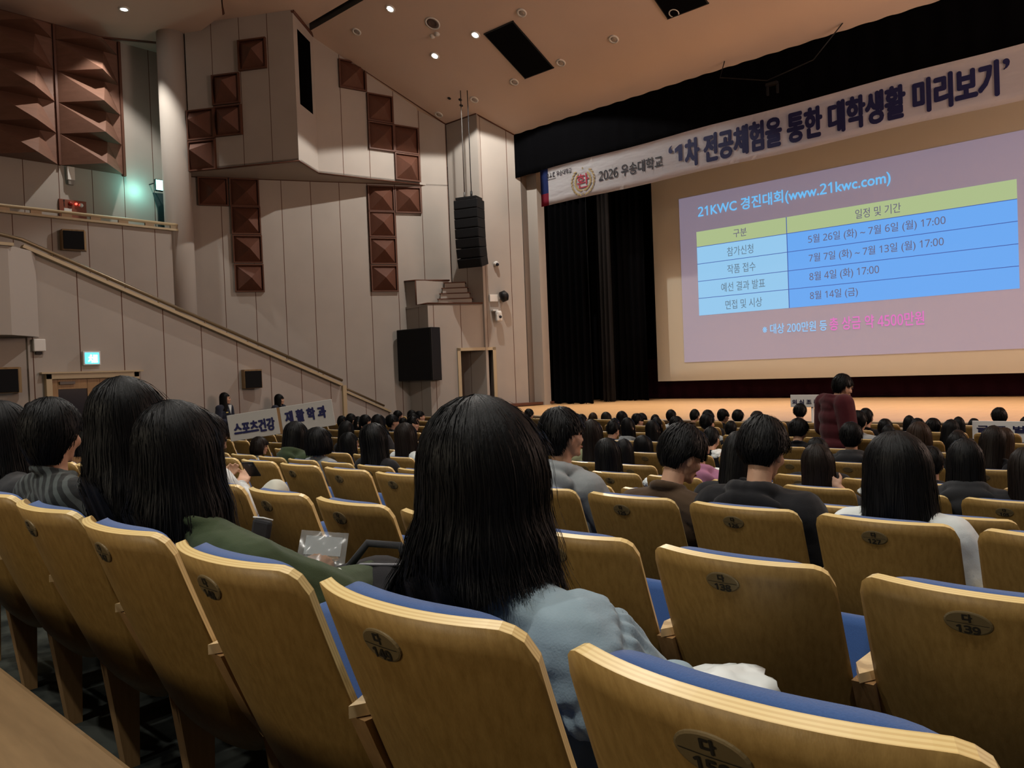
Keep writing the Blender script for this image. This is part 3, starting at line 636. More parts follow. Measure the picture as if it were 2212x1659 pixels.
# pillar boxes at the stage side
t = thing('wall_subwoofer', 'large black rectangular speaker mounted beside the stage door', 'speaker', (-16.46, 14.22, .55))
mb = MB(); mb.box((0, -.0, 0), (1.42, .34, 1.44), Matrix.Rotation(.02, 3, 'Z'), bev=.015); mb.obj('cabinet', BLACKP, t)
mb = MB(); mb.box((0, -.175, 0), (1.36, .02, 1.38), Matrix.Rotation(.02, 3, 'Z')); mb.obj('grille', GRILLE, t)
# line array
t = thing('line_array_speaker', 'curved black stack of speakers hanging on cables in front of the niche', 'speaker', (-14.9, 14.85, 2.8))
z = 1.68; ang = 0; y = 0
hd = math.radians(20)
Rz = Matrix.Rotation(hd, 3, 'Z')
for k in range(7):
    hgt = .245; mb = MB(); ang = .0 + .015 * k * k * .5; R = Rz @ Matrix.Rotation(ang, 3, 'X')
    c = Vector((0, 0, z)) + Rz @ Vector((0, y, 0))
    mb.box(c, (.70, .46, hgt), R, bev=.012)
    z -= hgt * math.cos(ang) + .006; y += hgt * math.sin(ang)
    cb = mb.obj('speaker_box', BLACKP, t)
    mb = MB(); mb.box(c + R @ Vector((0, -.235, 0)), (.64, .012, hgt * .8), R); mb.obj('grille', GRILLE, cb)
mb = MB(); mb.box((0, 0, 1.85), (.6, .4, .06), Rz); mb.obj('fly_frame', BLACKP, t)
for sx in (-.22, -.02):
    p = Rz @ Vector((sx + .1, 0, 0)); mb = MB(); mb.tube([(p.x, p.y, 1.86), (p.x, p.y, 2.05)], .03, 8); mb.tube([(p.x, p.y, 2.05), (p.x, p.y, cz(14.85 + p.y) - 2.8)], .012, 6); mb.obj('cable', WIRE if sx < -.1 else BLACKP, t)
# small cameras
def small(name, label, cat, t_, z_, build):
    p = Vector(q(t_, z_)) - bk * .0; t = thing(name, label, cat, p, math.atan2(dQ.y, dQ.x)); build(t)
def dome(t):
    mb = MB(); mb.lathe([(.05, 0), (.07, .04), (.07, .1), (.04, .13)], (0, -.0, 0), 14, Matrix.Rotation(PI / 2, 3, 'X')); mb.obj('housing', WHITEP, t); mb = MB(); mb.ell((.02, -.12, -.03), (.05, .05, .05)); mb.obj('lens', DARKG, t)
small('security_camera', 'tiny white dome camera on the wall below the hanging speakers', 'camera', 2.0, 3.02, dome)
def ptz(t):
    mb = MB(); mb.box((-.05, -.09, .09), (.16, .18, .05), bev=.01); mb.obj('bracket', WHITEP, t)
    mb = MB(); mb.lathe([(.05, -.14), (.09, -.10), (.09, .03), (.07, .07)], (.03, -.18, -.0), 16); mb.box((.03, -.19, -.12), (.17, .14, .2), bev=.03); mb.obj('housing', WHITEP, t); mb = MB(); mb.ell((.05, -.27, -.10), (.04, .03, .04)); mb.obj('lens', DARKG, t)
small('stage_camera', 'white pan and tilt camera on the wall beside the stage', 'camera', 1.95, 1.62, ptz)
def flood(t):
    mb = MB(); mb.box((-.1, -.04, -.02), (.24, .06, .2), bev=.01); mb.obj('junction_box', WHITEP, t)
    mb = MB(); mb.lathe([(.04, -.12), (.15, -.08), (.15, .06), (.06, .12)], (.16, -.18, .02), 16, Matrix.Rotation(1.2, 3, 'Y')); mb.obj('lamp_head', BLACKP, t)
small('wall_floodlight', 'black round lamp with a white box beside the stage', 'lamp', 2.0, 2.08, flood)

# ------------------------------------------------------------------ ceiling fittings
RS = Matrix.Rotation(-SLOPE, 3, 'X')
def on_ceiling(x, y): return Vector((x, y, cz(y)))
def fitting(name, label, cat, x, y, grp=None, R=None, loc=None):
    t = thing(name, label, cat, loc or on_ceiling(x, y), 0, grp); t.rotation_euler = (R or RS).to_euler(); return t
ON = glow('lamp_on', (1, .97, .92), 60); OFFM = mat('lamp_off', (.35, .30, .26), .3)
def downlight(x, y, label, on=False, R=None, loc=None):
    t = fitting('ceiling_light', label, 'ceiling light', x, y, 'round ceiling downlights', R, loc)
    mb = MB(); mb.lathe([(.075, .02), (.075, -.02), (.115, -.025), (.12, .0), (.12, .02)], seg=20); mb.obj('ring', WHITEP, t)
    mb = MB(); mb.lathe([(.07, .0), (.072, -.015), (.03, -.022)], seg=16); mb.obj('bulb', ON if on else OFFM, t)
for x, y, on, lab in ((-14.67, 12.22, 1, 'lit downlight nearest the dark ceiling slot'), (-13.22, 13.62, 1, 'lit downlight beside the black ceiling hatch'), (-14.74, 13.68, 1, 'lit downlight nearest the bay, between the slot and the hoist holes'),
        (-16.15, 12.32, 0, 'unlit downlight closest to the bay window'), (-11.70, 13.60, 0, 'unlit downlight just beyond the upper corner of the black hatch'), (-10.17, 15.0, 0, 'unlit downlight alone on the ceiling above the banner emblem'), (-11.78, 15.08, 0, 'unlit downlight at the lower tip of the black hatch'),
        (-13.35, 15.12, 0, 'unlit downlight between the hatch and the hoist holes'), (-14.88, 15.19, 0, 'unlit downlight right beside the hoist holes'), (-16.36, 15.24, 0, 'unlit downlight in the corner above the niche'), (-8.56, 14.93, 0, 'unlit downlight below the second black hatch')):
    downlight(x, y, lab, on)
downlight(0, 0, 'lit downlight in the low balcony ceiling near the column', True, Matrix(), (-19.02, 7.75, 8.89))
t = fitting('ceiling_speaker', 'round dark ceiling speaker grille between the lit downlights', 'speaker', -13.99, 12.95)
mb = MB(); mb.lathe([(.15, .02), (.15, -.015), (.19, -.02), (.19, .02)], seg=24); mb.obj('ring', WHITEP, t); mb = MB(); mb.lathe([(.15, .0), (.15, -.012), (.09, -.016), (.085, -.010), (.04, -.016)], seg=24); mb.obj('grille', mat('grille_brown', (.09, .06, .05), .6), t)
for k, (dx, lab) in enumerate(((0, 'small white ceiling detector, left of a close pair'), (.17, 'small white ceiling detector, right of a close pair'))):
    t = fitting('smoke_detector', lab, 'detector', -14.30 + dx, 13.22, 'ceiling detectors'); mb = MB(); mb.lathe([(.065, .02), (.065, -.02), (.04, -.05), (.01, -.055)], seg=16); mb.obj('housing', WHITEP, t)
def hatch(x0, x1, y0, y1, lab):
    t = fitting('ceiling_hatch', lab, 'hatch', (x0 + x1) / 2, (y0 + y1) / 2, 'black ceiling hatches'); L = (y1 - y0) / math.cos(SLOPE)
    mb = MB(); mb.box((0, 0, -.012), (x1 - x0, L, .02)); mb.obj('cover', BLACKC, t)
    mb = MB(); w = x1 - x0
    for c, d in (((0, L / 2, -.012), (w + .04, .02, .03)), ((0, -L / 2, -.012), (w + .04, .02, .03)), ((w / 2, 0, -.012), (.02, L, .03)), ((-w / 2, 0, -.012), (.02, L, .03))): mb.box(c, d)
    mb.obj('frame', BLACKP, t)
hatch(-12.98, -12.06, 13.69, 15.13, 'black rectangular ceiling hatch seen whole')
hatch(-8.75, -7.80, 13.55, 15.0, 'black rectangular ceiling hatch cut off by the top of the frame')
for k, (x, y, lab) in enumerate(((-15.55, 14.9, 'small hoist hole in the ceiling, furthest from the cables'), (-15.28, 15.05, 'small hoist hole in the ceiling, middle of three'), (-15.42, 15.22, 'small hoist hole in the ceiling, faintest of three'))):
    t = fitting('hoist_hole', lab, 'ceiling fitting', x, y, 'hoist holes'); mb = MB(); mb.lathe([(.05, .01), (.05, -.01), (.03, -.012)], seg=12); mb.obj('sleeve', BLACKP, t)

# ------------------------------------------------------------------ seats
PITCH, X0 = .52, -.583
HW, HT, BOW, TH = .235, .585, .060, .020
def lean(d): return .34 * d + .10 * d * d + (2.6 * (d - .47) ** 2 if d > .47 else 0)   # forward run of the shell, d below its top edge
def top_drop(x):
    r = .045; e = abs(x) - (HW - r)
    return 0 if e <= 0 else r * (1 - math.sqrt(max(0, 1 - (e / r) ** 2)))
def surf(x, d, off=0):
    """rear face of the seat shell, x across from its middle, d below the top"""
    u = x / HW; y = -BOW * (1 - abs(u) ** 2.2) + lean(d)
    n = Vector((2.2 * BOW * abs(u) ** 1.2 * (1 if u > 0 else -1) / HW, -1, -(.34 + .2 * d))); n.normalize()
    return Vector((x, y, -d)) + n * off
def shell(name, hw, d0, d1, off0, off1, mats, inset=0, nu=24, nv=14, pad=False):
    mb = MB(); F, B = [], []
    for j in range(nv + 1):
        fr, br = [], []
        for i in range(nu + 1):
            uu = -math.cos(PI * i / nu); x = hw * (.55 * uu + .45 * (2 * i / nu - 1)); td = top_drop(x / hw * HW) if inset == 0 else .02 * abs(x / hw) ** 6
            v = j / nv; d = d0 + td + (d1 - d0 - td) * v
            if d1 > .55 and inset == 0: d -= .05 * max(0, v - .75) * 4 * (abs(x) / hw) ** 4
            puff = 1
            if pad: puff = (1 - abs(x / hw) ** 8) ** .5 * ((1 - (2 * v - 1) ** 12) ** .5 * .4 + .6) * .9 + .1
            fr.append(mb.bm.verts.new(surf(x, d, off0))); br.append(mb.bm.verts.new(surf(x, d, off0 + (off1 - off0) * puff)))
        F.append(fr); B.append(br)
    def q(a, b, c, d, mi, uvs=None):
        f = mb.bm.faces.new((a, b, c, d)); f.smooth = mi != 1; f.material_index = mi
        if uvs:
            for lp, t in zip(f.loops, uvs): lp[mb.uv].uv = t
    for j in range(nv):
        for i in range(nu):
            q(F[j][i], F[j][i + 1], F[j + 1][i + 1], F[j + 1][i], 0); q(B[j][i + 1], B[j][i], B[j + 1][i], B[j + 1][i + 1], 0)
    loop = [(0, i) for i in range(nu + 1)] + [(j, nu) for j in range(1, nv + 1)] + [(nv, i) for i in range(nu - 1, -1, -1)] + [(j, 0) for j in range(nv - 1, 0, -1)]
    em_ = 0 if pad else 1
    for k in range(len(loop)):
        a, b = loop[k], loop[(k + 1) % len(loop)]
        q(F[a[0]][a[1]], B[a[0]][a[1]], B[b[0]][b[1]], F[b[0]][b[1]], em_, ((k * .05, 0), (k * .05, 1), (k * .05 + .05, 1), (k * .05 + .05, 0)))
    me = mb.mesh(name)
    if pad:
        for p in me.polygons: p.use_smooth = True
    for m in mats: me.materials.append(m)
    return me
ME_BACK = shell('backrest', HW, 0, HT, 0, -TH, [VENEER, EDGE])
ME_PAD = shell('back_cushion', HW - .024, .012, .50, -TH, -TH - .055, [BLUE], inset=1, pad=True)
def pan_mesh(folded):
    mb = MB(); me = bpy.data.meshes.new('p')
    mb.box((0, 0, 0), (.44, .42, .085), bev=.03); M = Matrix.Translation((0, .46, .43 - .93)) if not folded else Matrix.Translation((0, .30, .52 - .93)) @ Matrix.Rotation(math.radians(74), 4, 'X')
    bmesh.ops.transform(mb.bm, matrix=M, verts=mb.bm.verts); me = mb.mesh('seat_cushion'); me.materials.append(BLUE)
    for p in me.polygons: p.use_smooth = True
    return me
ME_PAN, ME_FOLD = pan_mesh(False), pan_mesh(True)
def panel_mesh():
    mb = MB(); P = [(.085, .655), (.108, .60), (.152, .50), (.205, .42), (.262, .0), (.305, .0), (.32, .40), (.46, .56), (.50, .655)]
    mb.prism([(-.0245, y, z - .93) for y, z in P], (.049, 0, 0), 0)
    me = mb.mesh('side_panel'); me.materials.append(POSTW); return me
ME_SIDE = panel_mesh()
def arm_mesh():
    mb = MB(); mb.prism([(-.001, .070, -.272), (-.030, .135, -.272), (-.030, .5, -.285), (.030, .5, -.285), (.030, .135, -.272)], (0, 0, .022)); me = mb.mesh('armrest'); me.materials.append(LIGHTW); return me
ME_ARM = arm_mesh()
def plate_mesh():
    mb = MB(); n = 28
    ring = [mb.bm.verts.new(surf(-.014 + .043 * math.cos(2 * PI * k / n), .057 + .0245 * math.sin(2 * PI * k / n), .0025)) for k in range(n)]
    r2 = [mb.bm.verts.new(surf(-.014 + .040 * math.cos(2 * PI * k / n), .057 + .022 * math.sin(2 * PI * k / n), .0035)) for k in range(n)]
    base = [mb.bm.verts.new(surf(-.014 + .043 * math.cos(2 * PI * k / n), .057 + .0245 * math.sin(2 * PI * k / n), -.001)) for k in range(n)]
    c = mb.bm.verts.new(surf(-.014, .057, .0038))
    for k in range(n):
        j = (k + 1) % n; mb.bm.faces.new((ring[k], ring[j], r2[j], r2[k])); mb.bm.faces.new((r2[k], r2[j], c)); mb.bm.faces.new((base[k], base[j], ring[j], ring[k]))
    me = mb.mesh('number_plate'); me.materials.append(PLATE); return me
ME_PLATE = plate_mesh()
def plate_text(num):
    bm = bmesh.new()
    for body, r in (('다', (-.022, -.006, -.053, -.037)), (str(num), (-.034, .006, -.077, -.0615))):
        me = text_mesh(body, *r, bold=.07, res=2); n0 = len(bm.verts); bm.from_mesh(me); bpy.data.meshes.remove(me)
        bm.verts.ensure_lookup_table()
        for v in bm.verts[n0:]: v.co = surf(v.co.x, -v.co.z, .0048 - v.co.y * .1)
    n = 12
    for k in range(n):
        x0, x1 = -.014 - .037 + .074 * k / n, -.014 - .037 + .074 * (k + 1) / n
        bm.faces.new([bm.verts.new(surf(a, b, .0046)) for a, b in ((x0, .0568), (x1, .0568), (x1, .058), (x0, .058))])
    me = bpy.data.meshes.new('lettering'); bm.to_mesh(me); bm.free(); me.transform(UPM); me.materials.append(PLTXT); return me
UPM = Matrix.Translation((0, 0, .93))
for me_ in (ME_BACK, ME_PAD, ME_PAN, ME_FOLD, ME_SIDE, ME_ARM, ME_PLATE): me_.transform(UPM)
def put(name, me, parent):
    o = bpy.data.objects.new(name, me); COL.objects.link(o); o.parent = parent; return o
ORD = ['', 'nearest', 'second', 'third', 'fourth', 'fifth', 'sixth', 'seventh', 'eighth', 'ninth', 'tenth', 'eleventh']
ORD2 = ['zeroth', 'first', 'second', 'third', 'fourth', 'fifth', 'sixth', 'seventh', 'eighth', 'ninth', 'tenth', 'eleventh', 'twelfth', 'thirteenth', 'fourteenth', 'fifteenth', 'sixteenth', 'seventeenth', 'eighteenth', 'nineteenth', 'twentieth']
OCC = set()
def occupied(r, x): return any(rr == r and abs(xx - x) < .3 for rr, xx in OCC)
def seat(r, x, label, num=None, last=False, detail=True):
    t = thing('auditorium_seat', label, 'seat', (x, RY[r], RF[r]), 0, 'plywood auditorium seats, row %d' % (r + 1))
    put('backrest', ME_BACK, t); put('back_cushion', ME_PAD, t)
    put('seat_cushion', ME_PAN if occupied(r, x) else ME_FOLD, t)
    for s_ in ((-1, 1) if last else (-1,)):
        o = put('side_panel', ME_SIDE, t); o.location.x = s_ * PITCH / 2; a = put('armrest', ME_ARM, t); a.location.x = s_ * PITCH / 2
    if detail:
        p = put('number_plate', ME_PLATE, t)
        if num: put('lettering', plate_text(num), p)
    return t

# ------------------------------------------------------------------ people
def head_matrix(c, pitch=0, yaw=0, roll=0):
    """head centre c (local), pitch looks down when negative, yaw turns to the left when positive; pivots at the neck"""
    R = Matrix.Rotation(yaw, 4, 'Z') @ Matrix.Rotation(pitch, 4, 'X') @ Matrix.Rotation(roll, 4, 'Y')
    P = Vector((0, -.02, -.11)); return Matrix.Translation(Vector(c) + P) @ R @ Matrix.Translation(-P)
def add_head(mb, M):
    def E(c, r, rot=None):
        mm = MB.__new__(MB); q = bmesh.ops.create_uvsphere(mb.bm, u_segments=16, v_segments=10, radius=1)
        T = M @ Matrix.Translation(c) @ (rot.to_4x4() if rot is not None else Matrix()) @ Matrix.Diagonal((*r, 1)); bmesh.ops.transform(mb.bm, matrix=T, verts=q['verts'])
    E((0, -.012, .03), (.073, .090, .083)); E((0, .02, -.02), (.063, .068, .085)); E((0, .036, -.078), (.043, .044, .036))
    E((0, .078, .024), (.046, .014, .012)); E((0, .086, -.012), (.010, .014, .026), Matrix.Rotation(.3, 3, 'X')); E((0, .096, -.032), (.013, .013, .010))
    for s in (-1, 1):
        E((s * .037, .058, -.032), (.024, .022, .024)); E((s * .074, -.004, -.018), (.009, .021, .034), Matrix.Rotation(-s * .3, 3, 'Z')); E((s * .079, -.012, -.005), (.008, .013, .018)); E((s * .073, .002, -.042), (.008, .010, .012))
    E((0, .083, -.062), (.021, .010, .006)); E((0, .081, -.073), (.019, .010, .007)); E((0, .074, -.100), (.020, .014, .014))
def add_hand(mb, wrist, fdir, palm_n, side, curl=.5, sc=1.0):
    """palm plus five separate bent fingers; fdir = along the fingers, palm_n = out of the palm"""
    f = Vector(fdir).normalized(); n = Vector(palm_n); n = (n - f * n.dot(f)).normalized(); s = f.cross(n) * side; w = Vector(wrist)
    R = Matrix((s, f, n)).transposed()
    mb.cap(w - f * .02, w + f * .03, .024 * sc, .025 * sc)
    mb.ell(w + f * .055 * sc, (.040 * sc, .052 * sc, .016 * sc), 14, 8, R)
    for k, (off, ln) in enumerate(((-.030, .060), (-.010, .072), (.010, .068), (.029, .052))):
        b = w + f * (.095 - .006 * abs(k - 1.3)) * sc + s * off * sc; p = b; d = f.copy(); L = ln * sc
        for seg in range(3):
            a = curl * (.45 + .35 * seg); d2 = (f * math.cos(a * (1 + .1 * k)) + n * math.sin(a * (1 + .1 * k))); q2 = p + d2 * L * (.42, .32, .26)[seg]
            mb.cap(p, q2, (.0092 - .0008 * seg) * sc, (.0086 - .0008 * seg) * sc, 8); p = q2
    b = w + f * .025 * sc - s * .030 * sc; m = b + (f * .55 - s * .7 + n * .35).normalized() * .038 * sc; e = m + (f * .85 - s * .25 + n * .45).normalized() * .030 * sc
    mb.cap(b, m, .012 * sc, .0105 * sc, 8); mb.cap(m, e, .0105 * sc, .0085 * sc, 8)
SIT = dict(pel=(0, .10, .53), chest=(0, .015, .82), neck=(0, -.005, .962), head=(0, .0, 1.11), sh=((-.172, -.01, .872), (.172, -.01, .872)), el=((-.225, .08, .67), (.225, .08, .67)), wr=((-.10, .30, .645), (.10, .30, .645)),
           hip=((-.085, .12, .50), (.085, .12, .50)), kn=((-.10, .54, .50), (.10, .54, .50)), an=((-.10, .56, .09), (.10, .56, .09)), hp=0, hy=0, hr=0)
STAND = dict(pel=(0, 0, .90), chest=(0, -.005, 1.20), neck=(0, -.01, 1.40), head=(0, .02, 1.53), sh=((-.17, -.01, 1.34), (.17, -.01, 1.34)), el=((-.22, .0, 1.07), (.22, .0, 1.07)), wr=((-.07, .17, 1.02), (.07, .17, 1.04)),
             hip=((-.08, 0, .86), (.08, 0, .86)), kn=((-.09, .01, .47), (.09, .01, .47)), an=((-.09, -.01, .08), (.09, -.01, .08)), hp=0, hy=0, hr=0)
def pose(base, **k): d = dict(base); d.update(k); return d
def lerp(a, b, t): return Vector(a).lerp(Vector(b), t)
def body_mesh(P, vox=.0085, fem=True, hands=None):
    mb = MB(); M = head_matrix(P['head'], P['hp'], P['hy'], P['hr']); add_head(mb, M)
    nk = Vector(P['neck']); mb.cap(nk - Vector((0, 0, .05)), M @ Vector((0, -.02, -.05)), .052, .050)
    ch, pl = Vector(P['chest']), Vector(P['pel'])
    mb.ell(ch + (nk - ch) * .1 - Vector((0, 0, .03)), (.145, .092, .12)); mb.ell(lerp(pl, ch, .5), (.125, .09, .16)); mb.ell(pl, (.155, .11, .12))
    for i, s in enumerate((-1, 1)):
        sh, el, wr = (Vector(P[k][i]) for k in ('sh', 'el', 'wr')); hp, kn, an = (Vector(P[k][i]) for k in ('hip', 'kn', 'an'))
        mb.cap(nk - Vector((0, 0, .02)), sh, .045, .050); mb.cap(sh, el, .046, .038); mb.cap(el, wr, .037, .026); mb.cap(hp, kn, .080, .056); mb.cap(kn, lerp(kn, an, .35), .054, .052); mb.cap(lerp(kn, an, .35), an, .052, .036)
        mb.cap(an - Vector((0, .01, .035)), an + Vector((0, .15, -.055)), .036, .028)
        fd, pn, cu = (hands[i] if hands and hands[i] else ((wr - el).normalized() + Vector((-s * .3, .1, -.15)), (-s * .4, 0, -1), .55))
        add_hand(mb, wr, fd, pn, s, cu)
    return blob(mb, vox, 3), M
def top_mesh(P, fat=.018, hood=False, collar=0, puff=0, seed=0, lump=.004, vox=.011, short=0, scale=8):
    mb = MB(); nk = Vector(P['neck']); ch, pl = Vector(P['chest']), Vector(P['pel'])
    mb.ell(ch + (nk - ch) * .1 - Vector((0, 0, .03)), (.150 + fat, .097 + fat, .13)); mb.ell(lerp(pl, ch, .5), (.14 + fat, .10 + fat, .17)); mb.ell(pl, (.165 + fat, .12 + fat, .11))
    for i, s in enumerate((-1, 1)):
        sh, el, wr = (Vector(P[k][i]) for k in ('sh', 'el', 'wr'))
        mb.cap(nk - Vector((0, .005, .045)), sh, .05 + fat * .5, .054 + fat)
        if puff: mb.ell(sh + Vector((s * .025, 0, -.03)), (.085, .085, .10))
        mb.cap(sh, el, .054 + fat + puff * .02, .046 + fat + puff * .015)
        if not short: mb.cap(el, lerp(el, wr, .93), .045 + fat, .034 + fat * .6)
    if collar:
        for k in range(14):
            a, b = 2 * PI * k / 14, 2 * PI * (k + 1) / 14; f = lambda t: nk + Vector((.066 * math.cos(t), .062 * math.sin(t) + .0, .0 - .02 * math.sin(t))); mb.cap(f(a), f(b), collar, collar, 6)
    if hood:
        for k in range(16):
            a, b = 2 * PI * k / 16, 2 * PI * (k + 1) / 16; f = lambda t: nk + Vector((.095 * math.cos(t), .085 * math.sin(t) - .015, -.015 - .03 * math.sin(t))); mb.cap(f(a), f(b), .034, .034, 6)
        mb.ell(nk + Vector((0, -.10, -.06)), (.15, .038, .075), 16, 10, Matrix.Rotation(.45, 3, 'X')); mb.ell(nk + Vector((0, -.12, -.115)), (.10, .03, .06), 16, 10, Matrix.Rotation(.3, 3, 'X'))
    me = blob(mb, vox, 4, lump, scale, seed)
    if puff:   # gathers radiating from the shoulder seams
        for i, s in enumerate((-1, 1)):
            sh, el = Vector(P['sh'][i]), Vector(P['el'][i]); ax = (el - sh).normalized(); e1 = ax.cross(Vector((0, 1, 0))).normalized(); e2 = ax.cross(e1)
            for v in me.vertices:
                q_ = v.co - sh; tt = q_.dot(ax)
                if -.03 < tt < .14 and q_.length < .19 and v.co.x * s > sh.x * s - .01:
                    r_ = q_ - ax * tt; a_ = math.atan2(r_.dot(e2), r_.dot(e1)); v.co += r_.normalized() * (.0045 * math.exp(-((tt - .03) / .045) ** 2) * math.sin(a_ * 21 + 2 * noise.noise(v.co * 20)) - .010 * math.exp(-((tt - .0) / .012) ** 2))
    return me
def legs_mesh(P, seed=0, fat=.014):
    mb = MB(); mb.ell(P['pel'], (.165, .12, .12))
    for i, s in enumerate((-1, 1)):
        hp, kn, an = (Vector(P[k][i]) for k in ('hip', 'kn', 'an')); mb.cap(hp, kn, .088 + fat, .064 + fat); mb.cap(kn, lerp(kn, an, .9), .064 + fat, .048 + fat)
    return blob(mb, .013, 3, .004, 9, seed)
def shoe_mesh(P, i):
    an = Vector(P['an'][i]); mb = MB(); mb.cap(an + Vector((0, -.03, -.045)), an + Vector((0, .16, -.055)), .044, .036); mb.cap(an + Vector((0, 0, -.02)), an + Vector((0, .0, -.05)), .046, .05); return blob(mb, .012, 2)
class Hair:
    """guide curves that run over the skull from the whorl and then hang"""
    def __init__(s, L=.3, rx=.090, ry=.110, top=.128, w=((0, 1), (1, 1)), fringe=.03, face=118, front=.02, tilt=.0, part=0, flat=.0, short=False, seed=1, shx=0, right=1, mess=1):
        s.__dict__.update(locals()); s.rnd = random.Random(seed)
    def wid(s, d):
        for (a, x), (b, y) in zip(s.w, s.w[1:]):
            if d <= b: t = (d - a) / (b - a); t = t * t * (3 - 2 * t); return x + (y - x) * t
        return s.w[-1][1]
    def end(s, phi):
        """hanging length below the widest ring for azimuth phi (0 = back), negative = stops above it"""
        a = abs(phi)
        if s.short:
            if a < 60: return s.L
            if a < 95: return s.L + (-.01 - s.L) * (a - 60) / 35
            if a < 125: return -.005 + .0 * a
            return -s.fringe
        if a < s.face: return s.L * (1 - .10 * (a / s.face) ** 2) * (1 - (1 - s.right) * max(0, min(1, phi / 50)))
        t = min(1, (a - s.face) / 14); return s.L * .9 * (1 - t) + (-s.fringe) * t
    def pt(s, phi, d, off=0):
        """d from -1 (whorl) to 0 (widest ring) then metres below it"""
        p = math.radians(phi); sx, sy = math.sin(p), -math.cos(p)
        if d <= 0:
            th = (1 + d) * PI / 2; r = math.sin(th); z = s.top * math.cos(th)
            k = 1 - .5 * math.cos(th)
            return Vector((sx * (s.rx + off) * r, sy * (s.ry + off) * r - .018 * math.cos(th) - .012, z + off * math.cos(th)))
        w = s.wid(d); fl = 1 - s.flat * min(1, d / .2)
        yy = sy * (s.ry + off) * (w if sy < 0 else 1) * (fl if sy < 0 else 1)
        if s.short: k = min(1, d / max(.02, s.L)) ** 1.7; return Vector((sx * (s.rx + off) * (1 - .40 * k), sy * (s.ry + off) * (1 - .36 * k) - .012, -d))
        return Vector((sx * (s.rx + off) * w + s.shx * d, yy - .012 + s.front * (1 - abs(sy)) * min(1, d / .15), -d))
    def dmap(s, phi, v, L):
        """v 0..1 along a strand of azimuth phi to the parameter d"""
        e = L
        if e <= 0:
            dend = -1 + (math.acos(max(0, min(1, -e / s.top))) / (PI / 2)) ; return -1 + v * (dend + 1)
        arc = s.ry * 1.45; tot = arc + e; q_ = v * tot
        return -1 + q_ / arc if q_ < arc else q_ - arc
    def mesh(s, strands=900, segs=10, width=.004, jit=.006, wob=.004, nu=40, nv=14, loose=.0, tuft=0, m=None):
        mb = MB(); rnd = s.rnd
        # closed under-layer
        O, I = [], []
        for j in range(nv + 1):
            ro, ri = [], []
            for i in range(nu):
                phi = -180 + 360 * i / nu; L = s.end(phi); d = s.dmap(phi, (j + .02) / (nv + .02), L)
                nz = noise.noise(Vector((phi * .05, d * 3, s.seed))) * .006
                ro.append(mb.bm.verts.new(s.pt(phi, d, -.004 + nz))); ri.append(mb.bm.verts.new(s.pt(phi, d, -.020)))
            O.append(ro); I.append(ri)
        for j in range(nv):
            for i in range(nu):
                k = (i + 1) % nu
                for f in (mb.bm.faces.new((O[j][i], O[j][k], O[j + 1][k], O[j + 1][i])), mb.bm.faces.new((I[j][k], I[j][i], I[j + 1][i], I[j + 1][k]))): f.smooth = True
        for i in range(nu):
            k = (i + 1) % nu; mb.bm.faces.new((O[nv][i], O[nv][k], I[nv][k], I[nv][i])); mb.bm.faces.new((O[0][k], O[0][i], I[0][i], I[0][k]))
        bmesh.ops.recalc_face_normals(mb.bm, faces=mb.bm.faces)
        # strands
        for q in range(strands):
            phi = rnd.uniform(-180, 180); L0 = s.end(phi); off = rnd.uniform(-.002, jit); ww = width * rnd.uniform(.6, 1.2); ph, am = rnd.uniform(0, 6), rnd.uniform(0, wob)
            if s.short:
                v0 = rnd.uniform(0, .75); v1 = min(1.06, v0 + rnd.uniform(.22, .45)); L = L0
            else:
                v0 = 0 if rnd.random() < .6 else rnd.uniform(0, .5); v1 = 1; L = L0 * rnd.uniform(.86, 1.06) + (rnd.uniform(-.01, .02) if L0 > 0 else -rnd.uniform(-.01, .02))
            drift = rnd.uniform(-9, 9) * (2.2 * s.mess if s.short else 1); lf = rnd.uniform(0, tuft); lo = rnd.uniform(-loose, loose) if rnd.random() < .12 else 0
            prev = None
            for k in range(segs + 1):
                t = k / segs; v = v0 + (v1 - v0) * t; d = s.dmap(phi, min(v, 1.0), L)
                pp = phi + drift * t + math.degrees(am * math.sin(ph + t * 9) / .1)
                p = s.pt(pp, d, off + lf * math.sin(t * PI * .8) + abs(lo) * t * t)
                if v > 1: p.z -= (v - 1) * .05
                n = Vector((p.x, p.y + .012, max(p.z, 0) * .8)).normalized(); tg = Vector((math.cos(math.radians(pp)), math.sin(math.radians(pp)), 0))
                h = ww * (1 - t ** 4 * .85) * .5; tg = tg - n * tg.dot(n); a, b = mb.bm.verts.new(p - tg * h + n * .0), mb.bm.verts.new(p + tg * h + n * rnd.uniform(-.0012, .0012))
                if prev:
                    f = mb.bm.faces.new((prev[0], prev[1], b, a)); f.smooth = True
                prev = (a, b)
        me = bpy.data.meshes.new('hair'); mb.bm.to_mesh(me); mb.bm.free(); me.materials.append(m or HAIRK); return me
LONGW = ((0, 1.0), (.08, 1.0), (.16, 1.05), (.28, 1.16), (.45, 1.22))
HL = [Hair(L=.30, w=LONGW, flat=.15, seed=3).mesh(520, 9, .0065), Hair(L=.24, w=((0, 1), (.1, 1.02), (.3, 1.1)), flat=.1, seed=4).mesh(520, 9, .0065), Hair(L=.36, w=LONGW, flat=.2, seed=5).mesh(560, 9, .0065)]
HB = [Hair(L=.13, rx=.096, ry=.112, w=((0, 1), (.06, 1.03), (.13, .92)), seed=6).mesh(480, 8, .0065), Hair(L=.16, rx=.094, w=((0, 1), (.08, 1.06), (.16, 1.0)), seed=7).mesh(480, 8, .0065)]
